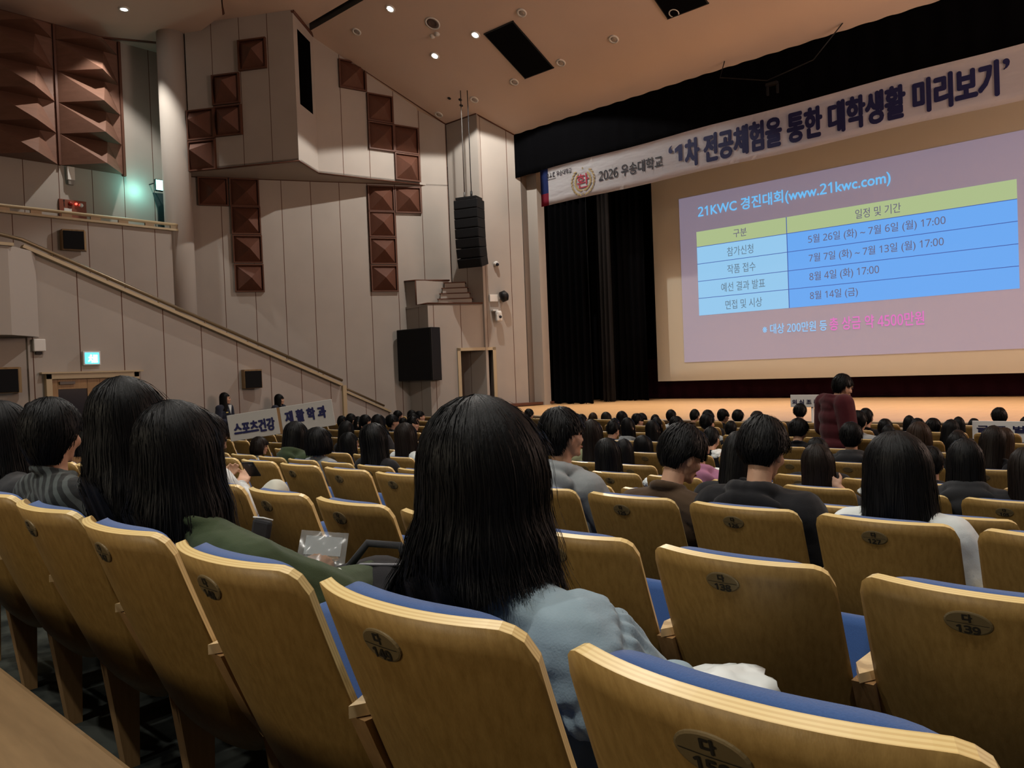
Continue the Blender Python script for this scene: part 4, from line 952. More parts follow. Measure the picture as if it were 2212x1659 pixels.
HS = [Hair(L=.085, rx=.086, ry=.106, top=.126, fringe=.02, short=True, seed=8, mess=.6).mesh(620, 6, .0075, .006, tuft=.005), Hair(L=.075, rx=.088, ry=.107, top=.130, fringe=.03, short=True, seed=9, mess=.8).mesh(620, 6, .0075, .008, tuft=.008), Hair(L=.09, rx=.084, ry=.104, top=.124, fringe=.0, short=True, seed=10).mesh(560, 6, .007, .006, tuft=.006)]
HW_ = {'l': .205, 'b': .20, 's': .178}
POSES = [SIT, pose(SIT, hy=-.35), pose(SIT, hp=-.38, hy=-.1, head=(0, .03, 1.10)), pose(SIT, hp=-.15, hy=-.6, head=(.02, .02, 1.105)), pose(SIT, hp=-.12, hy=.2, hr=.12, head=(-.03, .02, 1.105))]
BODY = [body_mesh(p, .011) for p in POSES]
for b_, _ in BODY: b_.materials.append(SKIN)
TOPS = {'plain': top_mesh(SIT, seed=1, collar=.012), 'hood': top_mesh(SIT, .024, True, seed=2), 'loose': top_mesh(SIT, .030, seed=3, collar=.014, lump=.007)}
LEGS = legs_mesh(SIT, 1); SHOE = [shoe_mesh(SIT, i) for i in (0, 1)]
for m_ in list(TOPS.values()) + [LEGS] + SHOE: m_.materials.append(CL['k'])
mbe = MB(); mbe.ell((0, 0, 0), (.0115, .007, .0075), 10, 8); ME_EYE = mbe.mesh('eye'); ME_EYE.materials.append(EYEM)
mbe = MB(); mbe.tube([(-.018, 0, -.002), (-.004, .004, .003), (.016, .0, 0)], [.002, .0032, .0015], 6); ME_BROW = mbe.mesh('eyebrow'); ME_BROW.materials.append(HAIRK)
mbe = MB(); mbe.tube([(-.02, -.006, .0), (-.008, .003, .002), (0, .004, .0005), (.008, .003, .002), (.02, -.006, 0)], [.002, .0045, .0048, .0045, .002], 6); ME_LIP = mbe.mesh('lips'); ME_LIP.materials.append(LIPS)
def own(o, m):
    o.material_slots[0].link = 'OBJECT'; o.material_slots[0].material = m; return o
def face(t, M):
    for s in (-1, 1):
        e = put('eye', ME_EYE, t); e.matrix_local = M @ Matrix.Translation((s * .031, .0815, .004)); b = put('eyebrow', ME_BROW, t); b.matrix_local = M @ Matrix.Translation((s * .032, .091, .026)) @ Matrix.Diagonal((s, 1, 1, 1))
    e = put('lips', ME_LIP, t); e.matrix_local = M @ Matrix.Translation((0, .090, -.066))
def person(label, loc, body, M, hair, topm, cl, hairm=HAIRK, legm=None, rz=0, sc=1, hs=1, group=None, lm=LEGS, shoes=SHOE, faced=False):
    t = thing('person', label, 'person', loc, rz, group); t.scale = (sc,) * 3
    put('body', body, t)
    h = own(put('hair', hair, t), hairm); h.matrix_local = M @ Matrix.Diagonal((hs, .5 + .5 * hs, 1, 1))
    own(put('top', topm, t), cl)
    own(put('trousers', lm, t), legm or CL['b'])
    for m in shoes: own(put('shoe', m, t), CL['d'])
    if faced: face(t, M)
    return t

# ------------------------------------------------------------------ audience: (row, x, sitting height, head breadth, hair, top)
A = dict(
L1=(7,-11.81,1.17,.151,'s','k'), L2=(7,-11.54,1.21,.165,'s','k'), L3=(7,-11.35,1.13,.15,'l','k'), L4=(7,-11.07,1.19,.185,'s','k'), L5=(8,-12.71,1.07,.14,'s','k'), L6=(6,-9.35,1.28,.21,'b','d'),
L7=(7,-10.34,1.2,.218,'s','d'), L8=(9,-12.76,1.12,.174,'s','k'), L9=(9,-12.31,1.13,.171,'s','k'), L10=(8,-11.04,1.14,.187,'s','k'), L11=(7,-9.88,1.18,.167,'s','w'), L12=(9,-12.07,1.11,.169,'s','k'),
L13=(8,-11.32,1.05,.14,'s','k'), L14=(5,-8.73,1.25,.217,'l','k'), L15=(4,-7.18,1.13,.205,'l','k'), L16=(3,-5.29,1.25,.275,'l','k'), L17=(4,-6.2,1.25,.25,'l','w'), M1=(3,-6.53,1.25,.25,'l','o'),
M2=(3,-6.12,1.2,.27,'b','g'), M3=(4,-9.17,1.03,.25,'b','w'), C1=(10,-10.07,1.1,.172,'s','k'), C2=(10,-8.9,1.02,.171,'s','k'), C3=(9,-7.96,1.08,.14,'s','k'), C4=(8,-7.2,1.12,.15,'s','k'),
C5=(10,-8.52,1.04,.16,'b','k'), C6=(10,-8.21,1.05,.183,'b','k'), C7=(9,-7.15,1.14,.185,'b','k'), C8=(9,-6.91,1.11,.176,'s','k'), C8b=(10,-7.47,1.04,.192,'b','k'), C9=(10,-7.2,1.02,.15,'s','w'),
C10=(7,-5.9,1.17,.162,'s','b'), C11=(8,-6.56,1.11,.15,'l','k'), C12=(7,-5.62,1.2,.177,'l','g'), C13=(5,-4.62,1.32,.219,'l','h'), C15=(4,-3.69,1.17,.232,'l','k'),
C16=(5,-4.25,1.14,.186,'l','k'), C17=(6,-4.72,1.09,.228,'l','k'), C18=(7,-5.26,1.17,.172,'l','k'), D2=(10,-6.88,1.1,.163,'s','w'), D3=(10,-6.48,1.12,.152,'s','n'), D4=(9,-5.63,1.17,.163,'s','k'),
D5=(10,-5.98,1.12,.17,'s','k'), D6=(10,-5.68,1.1,.175,'s','w'), D7=(10,-5.36,1.08,.2,'s','k'), D9=(8,-5.85,1.13,.15,'l','k'),
D11=(8,-5.54,1.15,.19,'s','k'), D13=(8,-5.08,1.18,.178,'s','w'), D14=(8,-4.74,1.1,.15,'s','k'), D15=(6,-3.93,1.21,.161,'s','k'), D16=(4,-2.88,1.25,.17,'s','p'),
D17=(3,-2.02,1.26,.17,'l','k'), E1=(10,-4.68,1.2,.186,'s','k'), E2=(7,-3.44,1.23,.211,'s','k'), E4=(8,-3.15,1.24,.192,'s','w'), E5=(9,-3.41,1.2,.166,'s','k'), E6=(6,-2.51,1.27,.197,'s','d'),
E8=(8,-2.86,1.14,.15,'s','k'), E9=(7,-2.51,1.16,.14,'s','k'), E10b=(5,-2.41,1.2,.17,'s','k'), F1=(9,-2.9,1.11,.16,'l','k'), F2=(8,-2.52,1.15,.15,'s','k'),
F3=(6,-1.95,1.28,.205,'b','k'), F4=(9,-2.62,1.08,.168,'s','k'), F5=(9,-2.36,1.1,.155,'l','k'), F6=(8,-2.18,1.15,.189,'l','k'), F7=(6,-1.66,1.2,.185,'l','k'), F8=(7,-1.89,1.12,.14,'s','k'),
F9=(4,-1.14,1.24,.217,'l','d'), F10=(10,-2.42,1.0,.14,'s','k'), F11=(10,-2.14,1.15,.182,'s','k'), F12=(10,-1.85,1.03,.14,'s','k'), F15=(6,-1.38,1.26,.206,'l','k'), F16=(7,-1.5,1.16,.195,'l','k'),
F17=(6,-1.1,1.27,.175,'l','k'), F18=(5,-1.59,1.16,.16,'s','d'), F19=(4,-.84,1.2,.195,'l','k'))
BROWNISH = {'C5', 'F3', 'F8', 'F16'}; SOFT = {'L17', 'C13', 'C14', 'M3', 'E10', 'F15', 'F19', 'C6', 'D7'}
POSEOF = dict(C10=2, D15=2, E2=2, D3=2, M1=4, M3=3, L3=3, L7=1, L11=3, D13=1, B1=1, E4=1, D5=3, C8=3, L10=1, M2=0)
HOODED = {'C12', 'E6', 'F9', 'D16', 'M1'}
NEAR = dict(
    L16='person with very long straight black hair over the seat back, left of the denim blouse', L17='person in a white shirt with long wavy dark hair, just left of the denim blouse', M1='person in an olive hooded top leaning under the right end of the tilted sign',
    M2='person with black shoulder-length hair and a grey top, head beside the leaning olive top', M3='person seen in profile with a brown-black bob, right under the tilted white sign', L15='person with long black hair behind the very long haired one, left of the denim blouse',
    L14='person with long black hair just right of the tilted white sign', C12='person in a pale grey hoodie with black hair to the shoulders, in the middle rows', C13='person with long brown-black hair and a khaki top, right of the grey hoodie',
    C15='person with long straight black hair, front one between grey hoodie and brown sweater', C16='person with long black hair half hidden behind the front long-haired one', C17='person with smooth round black hair, directly left of the brown sweater',
    D16='person in a pink top, head hidden behind the brown sweater', D17='person with long dark hair tucked behind the left of the black hooded jacket', E2='person with tousled brownish-black hair bowing beside the black hooded jacket',
    E4='person with a round black haircut and off-white top, right of the maroon hoodie', E6='person with a round black bowl cut in a charcoal hooded jacket, below the maroon hoodie', E10='person with long black hair propping the head on a raised bare arm',
    F3='person with a brown rounded bob near the stage edge, right of the big-haired white T-shirt', F9='person in a charcoal hooded jacket with long black hair, right of the big-haired white T-shirt', F18='person with greyish dark hair peeking from behind the big-haired white T-shirt',
    F19='person with long brown-black hair cut by the right frame edge', F15='person with long dark hair right in front of the white board', E1='person in a black jacket, head against the sign on a white pole', F11='person whose head rises above the white board at the right',
    D5='person in a black suit with glasses sitting at the front row', L7='person with a black bowl cut and bright right ear, left of the denim blouse', L6='person with a smooth black cap of hair behind the very long haired one', D15='person in dark clothes leaning between the brown sweater and black jacket',
    D3='person with short hair and bare neck bending forward in the front row', L3='person with long hair and face turned to the stage near the end post', D13='person with short black hair and white top, right above the brown sweater')
HAIRN_ = {'l': 'long', 'b': 'bobbed', 's': 'short'}; CLN = {'k': 'black', 'g': 'grey', 'w': 'white', 'd': 'charcoal', 'h': 'khaki', 'b': 'navy', 'n': 'brown', 'o': 'olive', 'p': 'pink'}
OCC |= {(v[0], v[1]) for v in A.values()}
OCC |= {(0, -.97), (0, -2.0), (0, -2.55), (0, -3.2), (0, -3.72), (1, -3.86), (1, -5.78), (1, -6.82), (2, -2.5), (2, -1.85), (2, -1.36), (2, -.9)}
byrow = {}
for n_, v in A.items(): byrow.setdefault(v[0], []).append((v[1] / (RY[v[0]] + .22), n_))
for r in byrow: byrow[r].sort()
rnd = random.Random(11)
for n_, (r, x, sit, br, hk, cl) in A.items():
    pi = POSEOF.get(n_, rnd.choice((0, 0, 1, 4))); b, M = BODY[pi]
    hair = {'l': HL, 'b': HB, 's': HS}[hk][rnd.randrange(3 if hk != 'b' else 2)]
    sc = max(.90, min(1.06, sit / 1.235)); hs = max(.84, min(1.32, br / HW_[hk] / sc))
    hm = HAIRN if n_ in BROWNISH else HAIRB if n_ in SOFT else HAIRK
    tm = TOPS['hood' if n_ in HOODED else rnd.choice(('plain', 'loose'))]
    rank = [q_[1] for q_ in byrow[r]].index(n_) + 1
    lab = NEAR.get(n_) or 'person with %s %s hair, %s from the left among heads of the %s row ahead' % (HAIRN_[hk], 'brown' if n_ in BROWNISH else 'black', ORD2[rank], ORD2[r + 1])
    fz = RF[r] + (sit - 1.235 * sc)
    person(lab, (x, RY[r] + .22, fz), b, M, hair, tm, CL[cl], hm, None, math.atan2(x + 7, 20 - RY[r]) * .7, sc, hs, 'audience seated in the %s row ahead' % ORD2[r + 1], faced=pi == 3)

# ------------------------------------------------------------------ people close to the camera
def closeup(label, r, x, sit, P, hair, topkw, cl, legcl, hm=HAIRK, hs=1, vox=.0075, hands=None, rz=0, faced=False, dy=.25):
    b, M = body_mesh(P, vox, hands=hands)
    Mi = M.inverted()
    for v in hair.vertices:   # the hair lies against the cushion instead of passing through the seat
        w = M @ v.co
        if w.z < .98 and w.y < -.15 + .36 * (.98 - w.z): w.y = -.15 + .36 * (.98 - w.z) + .004 * math.sin(w.x * 90); v.co = Mi @ w
    b.materials.append(SKIN); b.name = 'body'
    kw = dict(vox=.0075); kw.update(topkw); tm = top_mesh(P, **kw); tm.materials.append(cl); lm = legs_mesh(P); lm.materials.append(legcl); sh = [shoe_mesh(P, i) for i in (0, 1)]
    for m in sh: m.materials.append(CL['d'])
    return person(label, (x, RY[r] + dy, RF[r] + sit - max((M @ v.co).z for v in hair.vertices) + .006), b, M, hair, tm, cl, hm, legcl, rz, 1, hs, None, lm, sh, faced), M
# woman in the denim blouse
P = pose(SIT, head=(-.02, -.005, 1.112), el=((-.235, .08, .66), (.215, .15, .68)), wr=((-.10, .34, .66), (.09, .40, .65)), sh=((-.17, -.01, .845), (.17, -.01, .845)), neck=(0, -.005, .95), kn=((.03, .56, .53), (.20, .54, .52)), hy=.04)
closeup('person with long black hair in a pale denim blouse, seated behind seat 149', 0, -.93, 1.215, P, Hair(L=.285, rx=.104, ry=.118, top=.134, w=((0, 1), (.05, 1.03), (.13, 1.26), (.22, 1.62), (.34, 1.8)), flat=.30, shx=-.16, right=.62, seed=21, face=112).mesh(6500, 16, .0026, .007, .005, 64, 22, loose=.02),
        dict(fat=.016, puff=1, seed=5, lump=.0075, vox=.0065, collar=.012, scale=11), CL['j'], CL['c'])
# olive sweatshirt, leaning to the left
P = pose(SIT, chest=(-.03, .03, .73), neck=(-.09, .02, .90), head=(-.16, .02, 1.10), sh=((-.235, .0, .76), (.12, .05, .775)), el=((-.27, .12, .62), (.18, .24, .67)), wr=((-.12, .36, .66), (.10, .45, .67)), hr=-.10, hy=.45)
closeup('person in an olive sweatshirt with long black hair, leaning left behind the nearest seats', 0, -2.0, 1.21, P, Hair(L=.38, rx=.108, ry=.122, top=.134, w=((0, 1), (.08, 1.08), (.2, 1.34), (.38, 1.75)), flat=.2, shx=-.18, seed=22, face=112).mesh(4500, 14, .003, .007, .006, 56, 20, loose=.03),
        dict(fat=.042, seed=6, lump=.008, collar=.014, scale=6), CL['o'], CL['d'])
P = pose(SIT, head=(.0, .0, 1.115), hy=.5, neck=(0, 0, .93), chest=(0, .015, .74), sh=((-.16, 0, .79), (.16, 0, .79)))
closeup('person with the tallest long black hair, between the olive sweatshirt and the striped shirt', 0, -2.48, 1.285, P, Hair(L=.36, rx=.100, ry=.120, top=.136, w=((0, 1), (.1, 1.10), (.22, 1.34), (.38, 1.6)), flat=.1, seed=23, face=110).mesh(3600, 14, .0032, .008, .007, 56, 20, loose=.03),
        dict(fat=.02, seed=7), CL['k'], CL['d'])
P = pose(SIT, hy=.62, hp=-.08, head=(.0, .01, 1.105))
closeup('person in a dark striped shirt with ear showing, short black hair', 0, -3.2, 1.225, P, Hair(L=.115, rx=.100, ry=.118, top=.130, fringe=.045, short=True, seed=24, mess=.3).mesh(2600, 10, .0045, .006, nu=56, nv=18, tuft=.002), dict(fat=.026, seed=8, collar=.016, lump=.007), STRIPE, CL['d'])
P = pose(SIT, hy=.1)
closeup('person with dark hair cut by the left frame edge', 0, -3.74, 1.215, P, Hair(L=.2, rx=.100, ry=.116, top=.130, w=((0, 1), (.1, 1.03), (.22, 1.15)), seed=25).mesh(1500, 12, .0045, .010), dict(fat=.02, seed=9), CL['d'], CL['d'])
# second row: phone user, turned face, bun
P = pose(SIT, neck=(-.05, .03, .955), head=(-.09, .05, 1.09), hp=-.3, hy=-.15, el=((-.34, .12, .72), (.22, .12, .70)), wr=((-.40, .28, .79), (-.25, .34, .76)), kn=((-.12, .54, .50), (.05, .40, .735)), an=((-.12, .56, .09), (-.22, .62, .50)))
HP = [((.1, .8, .55), (.5, .1, .35), 1.0), ((-.6, .6, .3), (0, .2, 1), .8)]
t, M = closeup('person in a white shirt with long dark hair holding a phone, knee raised', 1, -4.13, 1.23, P, Hair(L=.34, rx=.090, ry=.114, top=.130, w=LONGW, seed=26, front=.03).mesh(1800, 12, .0045, .010), dict(fat=.02, seed=10, lump=.006), CL['w'], CL['c'], HAIRB, hands=HP, faced=True, vox=.0065)
ph = thing('smartphone', 'black smartphone held over the seat backs beside the raised knee', 'phone', (-3.86 - .40 - .08, RY[1] + .25 + .395, RF[1] + .868)); ph.rotation_euler = (math.radians(50), 0, math.radians(38))
mb = MB(); mb.box((0, 0, 0), (.074, .009, .15), bev=.004); mb.obj('case', BLACKP, ph); mb = MB(); mb.box((0, .0052, 0), (.068, .001, .142)); mb.obj('screen', DARKG, ph); mb = MB(); mb.box((.018, -.0055, .052), (.026, .003, .03), bev=.001); mb.obj('camera_lens', DARKG, ph)
P = pose(SIT, hy=-1.5, hp=-.05)
closeup('person turned round in the second row, face glimpsed between two dark heads', 1, -5.72, 1.18, P, Hair(L=.12, rx=.094, ry=.11, w=((0, 1), (.15, .95)), fringe=.03, seed=27).mesh(700, 9, .006), dict(fat=.02, seed=11, vox=.01), CL['k'], CL['d'], faced=True, vox=.009)
def bun():
    me = HB[0].copy(); b2 = bmesh.new(); b2.from_mesh(me); q_ = bmesh.ops.create_icosphere(b2, subdivisions=3, radius=.042, matrix=Matrix.Translation((0, -.06, .135)))
    for v in q_['verts']: v.co += v.co.normalized() * .008 * noise.noise(v.co * 40)
    for f in b2.faces: f.smooth = True
    b2.to_mesh(me); b2.free(); return me
closeup('person with a small top bun, behind the striped shirt at the left', 1, -6.82, 1.30, pose(SIT), bun(), dict(fat=.02, seed=12, vox=.01), CL['k'], CL['d'], vox=.009)
# third row
P = pose(SIT, hy=-.45, head=(.01, .01, 1.11), neck=(0, 0, .945), sh=((-.175, -.01, .85), (.175, -.01, .85)))
closeup('person in a light grey hoodie with short tousled black hair', 2, -2.50, 1.30, P, Hair(L=.095, rx=.093, ry=.113, top=.134, fringe=.02, short=True, seed=31, mess=.55).mesh(2600, 9, .005, .012, nu=48, nv=16, tuft=.010), dict(fat=.028, hood=True, seed=13, lump=.008, scale=6), CL['g'], CL['d'], faced=True)
P = pose(SIT, hp=-.42, hy=-.5, neck=(0, .0, .94), chest=(0, .015, .78), head=(.01, .045, 1.095), sh=((-.18, -.01, .835), (.18, -.01, .835)))
closeup('person in a brown crew-neck sweater bowing the head, seated behind seat 125', 2, -1.885, 1.225, P, Hair(L=.078, rx=.090, ry=.110, top=.134, fringe=.01, short=True, seed=32, mess=.55).mesh(2600, 9, .005, .010, nu=48, nv=16, tuft=.008), dict(fat=.026, collar=.018, seed=14, lump=.006, scale=6), CL['n'], CL['d'], faced=True)
P = pose(SIT, hp=-.30, hy=-.12, head=(.0, .04, 1.10), neck=(0, .0, .935), chest=(0, .015, .78), sh=((-.188, -.01, .845), (.188, -.01, .845)))
closeup('person in a black hooded jacket with bare neck, seated behind seat 126', 2, -1.455, 1.265, P, Hair(L=.074, rx=.092, ry=.110, top=.134, fringe=.01, short=True, seed=33, mess=.55).mesh(2800, 9, .005, .012, nu=48, nv=16, tuft=.010), dict(fat=.040, hood=True, seed=15, lump=.011, scale=5), CL['k'], CL['d'])
P = pose(SIT, el=((-.235, .07, .70), (.25, .06, .69)), wr=((-.10, .30, .645), (.19, .28, .62)))
closeup('person with thick straight black hair in a white T-shirt, seated behind seat 127', 2, -.90, 1.215, P, Hair(L=.33, rx=.112, ry=.122, top=.134, w=((0, 1), (.1, 1.06), (.2, 1.12), (.35, 1.18)), flat=.12, seed=34, face=112).mesh(3200, 13, .004, .008, .003, 56, 20, loose=.015), dict(fat=.022, short=1, seed=16, lump=.007), CL['w'], CL['d'])
P = pose(SIT, hy=-.05, head=(.02, .0, 1.10), el=((-.225, .08, .67), (.30, .03, .80)), wr=((-.10, .30, .645), (.165, -.03, .945)))
closeup('person with long black hair propping the head on a raised bare arm', 4, -2.03, 1.18, P, Hair(L=.33, rx=.098, ry=.112, w=LONGW, flat=.1, seed=35).mesh(1400, 11, .005, .008), dict(fat=.02, short=1, seed=17), CL['d'], CL['d'], HAIRB, hands=[None, ((-.7, .0, .6), (-.3, .9, .1), .7)])
OCC.add((4, -2.03))
# ------------------------------------------------------------------ standing people
def standing(label, loc, rz, P, hair, topkw, cl, legcl, hm=HAIRK, sc=1):
    b, M = body_mesh(P, .009); b.materials.append(SKIN); tm = top_mesh(P, **topkw); tm.materials.append(cl); lm = legs_mesh(P); lm.materials.append(legcl); sh = [shoe_mesh(P, i) for i in (0, 1)]
    for m in sh: m.materials.append(CL['d'])
    return person(label, loc, b, M, hair, tm, cl, hm, legcl, rz, sc, 1, None, lm, sh, True), M
P = pose(STAND, hp=-.32, hy=-.2, head=(0, .07, 1.52), neck=(0, .02, 1.40))
standing('person standing in a maroon hooded sweatshirt with head bowed, in front of the stage', (-3.14, 8.6, FZ), -.62, P, Hair(L=.085, rx=.088, ry=.108, top=.130, fringe=.03, short=True, seed=41).mesh(1600, 8, .0055, .008, nu=44, nv=14, tuft=.006), dict(fat=.050, hood=True, seed=21, lump=.003, scale=4, vox=.014), CL['m'], CL['d'], sc=1.02)
P = pose(STAND, hy=.55)
t, M = standing('person standing at the wall in a dark suit and white collar, long black hair', (-15.12, 7.80, FZ), -1.15, P, Hair(L=.28, rx=.088, ry=.106, w=LONGW, fringe=-.06 if 0 else .05, seed=42, face=105).mesh(900, 10, .006), dict(fat=.018, seed=22), CL['b'], CL['d'], sc=.99)
mb = MB(); mb.prism([(-.05, .118, 1.40), (.05, .118, 1.40), (.0, .135, 1.22)], (0, .012, 0)); mb.obj('shirt_front', CL['w'], t); mb = MB(); mb.box((.09, .125, 1.25), (.06, .01, .02)); mb.obj('name_badge', mat('badge_yellow', (.6, .5, .15), .5), t)
P = pose(STAND, hy=.35)
standing('person standing at the wall, only the black-haired head showing over the tilted sign', (-15.12, 9.04, FZ), -1.15, P, Hair(L=.2, rx=.090, ry=.108, w=LONGW, fringe=.02, seed=43, face=112).mesh(800, 9, .006), dict(fat=.018, seed=23), CL['b'], CL['d'], sc=.935)
# ------------------------------------------------------------------ signs
t = thing('department_sign', 'long white sign in two boards with navy lettering, tilted over the audience', 'sign')
o_ = Vector((-10.13, 5.36, -.455)); ux = Vector((1.045, .965, .17)); L = ux.length; ux.normalize(); uy = ux.cross(Vector((0, 0, 1))).normalized(); uz = uy.cross(ux).normalized() * -1
if uz.z < 0: uz = -uz
n_ = ux.cross(uz).normalized()
M = Matrix((ux, -n_, uz)).transposed().to_4x4(); M.translation = Vector((-10.208, 5.289, -.463)); t.matrix_world = M; SW = mat('sign_grey_white', (.42, .42, .40), .6); LS, HS_ = 1.465, .365
for nm, a, b_ in (('board', 0, .695), ('board', .735, LS)):
    mb = MB(); mb.box(((a + b_) / 2, 0, -HS_ / 2), (b_ - a, .02, HS_), bev=.004); mb.obj(nm, SW, t)
mb = MB(); mb.box((.715, .004, -HS_ / 2), (.045, .022, HS_)); mb.obj('joint_strip', LIGHTW if 0 else mat('tape_brown', (.25, .14, .06), .5), t)
mb = MB(); mb.tube([(.715, .03, -HS_ + .1), (.715, .03, -1.12)], .018, 8); mb.obj('handle', CAPW, t)
text('lettering', '스포츠건강', (.075, .635, -.29, -.125), NAVY, t, -.014, .05); text('lettering', '재 활 학 과', (.80, 1.36, -.235, -.075), NAVY, t, -.014, .05)
t = thing('department_sign', 'small white sign on a white pole, half hidden by the maroon hoodie', 'sign', (-4.69, 11.9, FZ))
mb = MB(); mb.box((.01, 0, 1.215), (.68, .02, .19), bev=.004); mb.obj('board', mat('sign_white', (.80, .80, .78), .6), t); mb = MB(); mb.tube([(0, .02, 0), (0, .02, 1.2)], .02, 10); mb.obj('pole', WHITEP, t)
mb = MB(); mb.lathe([(.16, 0), (.16, .02), (.03, .05)], (0, .02, 0), 20); mb.obj('base', WHITEP, t)
text('lettering', '외 식 조 리 전 공', (-.30, .33, 1.165, 1.235), NAVY, t, -.013, .04)
t = thing('department_sign', 'white board with navy lettering among the heads at the right', 'sign', (-1.86, 10.80, FZ))
mb = MB(); mb.box((.0, 0, .90), (.88, .02, .25), bev=.004); mb.obj('board', mat('sign_white', (.80, .80, .78), .6), t); mb = MB(); mb.box((.16, -.011, .90), (.06, .003, .25)); mb.obj('tape', mat('clear_tape', (.45, .47, .46), .3), t)
mb = MB(); mb.tube([(0, .02, 0), (0, .02, .85)], .018, 10); mb.obj('pole', WHITEP, t)
text('lettering', '글 로 벌', (-.39, .10, .89, .97), NAVY, t, -.014, .04)
# ------------------------------------------------------------------ bags and small things
def crumple(name, label, cat, loc, r, m, seed, group=None, lump=.25):
    b2 = bmesh.new(); bmesh.ops.create_icosphere(b2, subdivisions=4, radius=1)
    for v in b2.verts:
        w = noise.noise(v.co * 1.6 + Vector((seed, 0, 0))) + .6 * (1 - 2 * abs(noise.noise(v.co * 3.5 + Vector((0, seed, 0))))); v.co *= 1 + lump * w; v.co = Vector((v.co.x * r[0], v.co.y * r[1], v.co.z * r[2]))
    for f in b2.faces: f.smooth = True
    me = bpy.data.meshes.new(name); b2.to_mesh(me); b2.free(); o = link(name, me, None, [m]); o.location = loc; return tag(o, label, cat, group)
PBAG = mat('white_polythene', (.74, .78, .77), .3, .4)
crumple('plastic_bag', 'white plastic bag on the lap of the person in the denim blouse', 'bag', (-.80, 1.45, -.695), (.10, .15, .042), PBAG, 1)
crumple('plastic_bag', 'white plastic bag on a seat between the brown sweater and black jacket', 'bag', (-3.34, 6.35, -1.02), (.11, .11, .08), PBAG, 2)
crumple('plastic_bag', 'small white bundle on a seat further up behind the brown sweater', 'bag', (-3.84, 7.25, -.93), (.07, .07, .05), PBAG, 3)
crumple('plastic_bag', 'white bundle on the seat just left of the brown sweater', 'bag', (-3.36, 5.25, -.92), (.06, .06, .04), PBAG, 4)
crumple('plastic_bag', 'white bag beside the raised bare arm in the middle right rows', 'bag', (-1.95, 5.95, -.98), (.06, .06, .04), PBAG, 5)
t = thing('backpack', 'black backpack on the lap of the olive sweatshirt person', 'bag', (-1.86, 1.42, -.67)); t.rotation_euler = (.2, .1, .5)
crumple('main_bag', None, None, (0, 0, 0), (.20, .17, .11), CL['k'], 7, None, .12).parent = t
mb = MB(); mb.tube([(-.14, -.10, .09), (-.05, -.02, .125), (.08, .02, .12), (.16, .08, .08)], .006, 6); mb.obj('zipper', mat('zip_grey', (.12, .12, .13), .4, .5, .6), t)
mb = MB(); mb.tube([(-.1, .0, .10), (-.06, .05, .16), (.04, .06, .16), (.08, .03, .11)], .012, 8); mb.obj('strap', CL['d'], t)
t = thing('clear_pouch', 'clear plastic bag with brown contents on the olive sweatshirt lap', 'bag', (-2.07, 1.36, -.55)); t.scale = (.86, .86, .86); t.rotation_euler = (math.radians(-38), math.radians(8), math.radians(50))
CLEAR = mat('clear_plastic', (.45, .48, .48), .15, .5, alpha=.16)
mb = MB(); n1 = 14; gv = [[[mb.bm.verts.new((-.085 + .17 * i / n1, s * .018 * math.sin(PI * i / n1) * math.sin(PI * j / n1) + .004 * noise.noise(Vector((i * .6, j * .6, s))), -.10 + .20 * j / n1)) for i in range(n1 + 1)] for j in range(n1 + 1)] for s in (-1, 1)]
for s in (0, 1):
    for j in range(n1):
        for i in range(n1): f = mb.bm.faces.new((gv[s][j][i], gv[s][j][i + 1], gv[s][j + 1][i + 1], gv[s][j + 1][i])); f.smooth = True
mb.obj('plastic_sleeve', CLEAR, t)
mb = MB(); mb.ell((-.005, 0, -.035), (.055, .012, .045)); me = blob(mb, .006, 1, .006, 40, 3); link('brown_contents', me, t, [mat('biscuit_brown', (.23, .12, .06), .9)])
mb = MB(); mb.box((.0, .004, .045), (.13, .002, .075)); mb.obj('paper_insert', mat('frosted_card', (.22, .24, .24), .5), t)
t = thing('badge_keyring', 'round button badge keyring below the clear plastic bag', 'keyring', (-1.98, 1.27, -.575)); t.rotation_euler = (math.radians(-50), 0, .7)
mb = MB(); mb.lathe([(.028, 0), (.030, .004), (.02, .008), (.002, .009)], (0, 0, 0), 24, Matrix.Rotation(PI / 2, 3, 'X')); mb.obj('button', mat('badge_cream', (.62, .58, .38), .3), t); mb = MB(); mb.ell((.004, -.0095, .002), (.014, .001, .010)); mb.obj('print', mat('badge_olive', (.2, .2, .06), .4), t)
mb = MB(); mb.box((-.02, -.0, .045), (.045, .006, .055), bev=.003); mb.obj('card_holder', CLEAR, t)
t = thing('charm_keyring', 'cluster of small metal charms on the black backpack', 'keyring', (-1.83, 1.235, -.55))
for k in range(7):
    mb = MB(); rr_ = random.Random(k); mb.ell((rr_.uniform(-.05, .05), rr_.uniform(-.03, .03), rr_.uniform(-.015, .02)), (.008 + .006 * rr_.random(), .007, .008 + .006 * rr_.random()), 10, 8)
    mb.obj('charm', (mat('charm_silver', (.5, .5, .48), .25, .5, .8), mat('charm_dark', (.05, .03, .03), .4), mat('charm_white', (.7, .7, .66), .4))[k % 3], t)
t = thing('zip_pouch', 'dark pouch with pale zip edge right of the olive sweatshirt person’s hair', 'bag', (-2.58, 1.45, -.535)); t.rotation_euler = (0, .2, .6); t.scale = (.45, .45, .45)
mb = MB(); mb.box((0, 0, 0), (.16, .06, .16), bev=.025); mb.obj('pouch', CL['d'], t); mb = MB(); mb.tube([(-.08, -.01, .085), (0, 0, .092), (.08, .01, .085)], .007, 8); mb.obj('zip_edge', CL['w'], t)
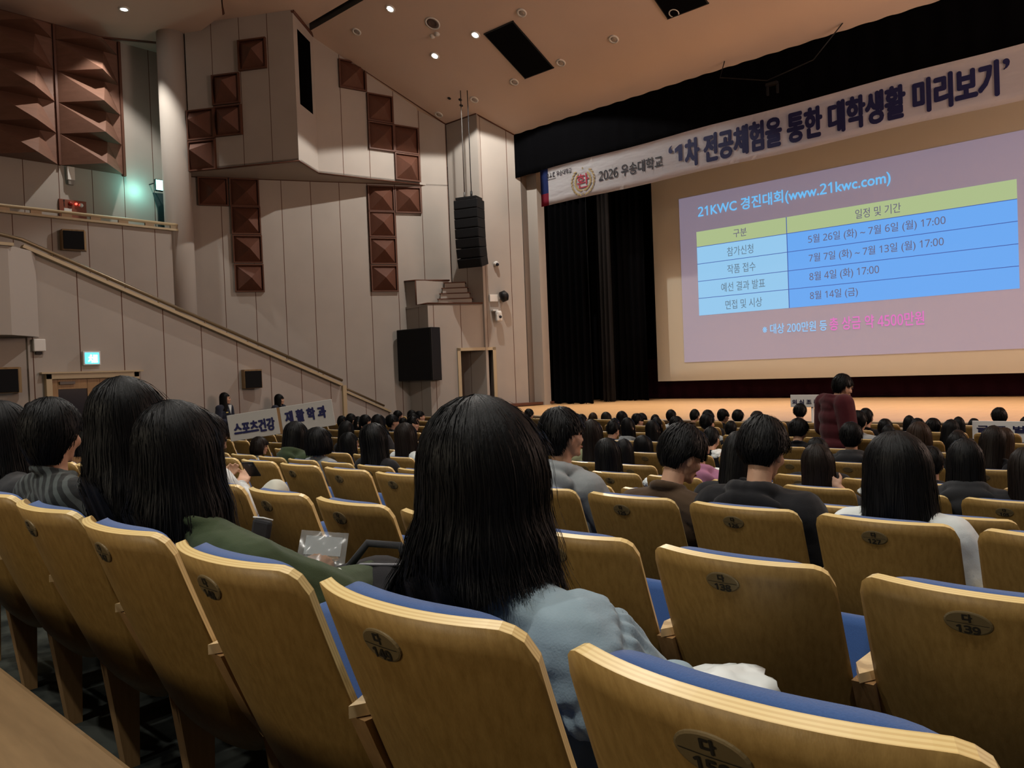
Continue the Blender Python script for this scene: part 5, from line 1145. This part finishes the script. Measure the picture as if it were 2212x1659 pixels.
# ------------------------------------------------------------------ ledge at the near left corner
t = thing('wooden_ledge', 'wooden ledge with a pale rounded edge in the near left corner', 'ledge', (-2.1, .2, -1.14))
mb = MB(); mb.box((0, .0, .565), (3.6, .50, .035), bev=.012); mb.obj('ledge_top', DESKW, t); mb = MB(); mb.box((0, .05, .27), (3.5, .04, .55)); mb.obj('front_board', POSTW, t)
for x in (-1.7, 1.7): mb = MB(); mb.box((x, -.05, .27), (.05, .3, .55)); mb.obj('bracket', POSTW, t)
# ------------------------------------------------------------------ seats in rows
NUM = {(0, 0): 150, (0, -1): 149, (1, 0): 139, (1, -1): 138, (2, 0): 128, (2, -1): 127, (2, -2): 126, (2, -3): 125, (4, -1): 105}
ANCHOR = {0: (-1, 149), 1: (-1, 138), 2: (-3, 125)}
HIDDEN = {(5, 100), (5, 106), (5, 107), (5, 108), (6, 102), (6, 103), (7, -15), (7, -14), (7, -13), (7, -12), (7, -8), (7, -4), (7, -2), (7, -1), (7, 0), (7, 102), (7, 105), (7, 106), (7, 107), (8, -15), (8, -14), (8, -13), (8, -10), (8, -3), (8, -1), (8, 0), (8, 100), (8, 101), (8, 103), (8, 105), (8, 106), (9, -15), (9, -11), (9, -8), (9, -2), (9, -1), (9, 0), (9, 100), (9, 101), (9, 102), (9, 103), (9, 105), (9, 106), (9, 107), (9, 108), (10, -14), (10, -12), (10, -7), (10, -3), (10, -2), (10, -1), (10, 0), (10, 101), (10, 102), (10, 103), (10, 104), (10, 105), (10, 107)}
KEEP = [(r, k) for r in range(11) for k in range(-15, 1) if (r, k) not in HIDDEN and not (r == 0 and k < -7) and not (r == 1 and k < -10)]
FAR = [(r, k) for r in range(5, 11) for k in range(9) if (r, 100 + k) not in HIDDEN]
for r, k in KEEP:
    x = -.366 + k * PITCH
    if (r, k) in NUM and (r, k) != (2, 0): lab = 'plywood seat with plate number %d in the %s row ahead' % (NUM[(r, k)], ORD[r + 1])
    elif r in ANCHOR:
        d = k - ANCHOR[r][0]
        lab = 'plywood seat %s to the %s of number %d in the %s row ahead' % (ORD2[abs(d)], 'left' if d < 0 else 'right', ANCHOR[r][1], ORD[r + 1])
    else: lab = 'plywood seat, %s showing from the right frame edge in the %s row ahead' % (ORD2[sum(1 for q_ in KEEP if q_[0] == r and q_[1] >= k)], ORD[r + 1])
    o = seat(r, x, lab, 150 - 11 * r + k if r <= 4 and k > -9 else None, last=k == 0, detail=r <= 6); o.name = 'auditorium_seat'; o['rk'] = '%d,%d' % (r, k)
for r, k in FAR:
    o = seat(r, -9.6 - k * PITCH, 'plywood seat beyond the aisle, %s showing from it in the %s row ahead' % (ORD2[sum(1 for q_ in FAR if q_[0] == r and q_[1] <= k)], ORD[r + 1]), None, detail=False); o['rk'] = '%d,%d' % (r, 100 + k)
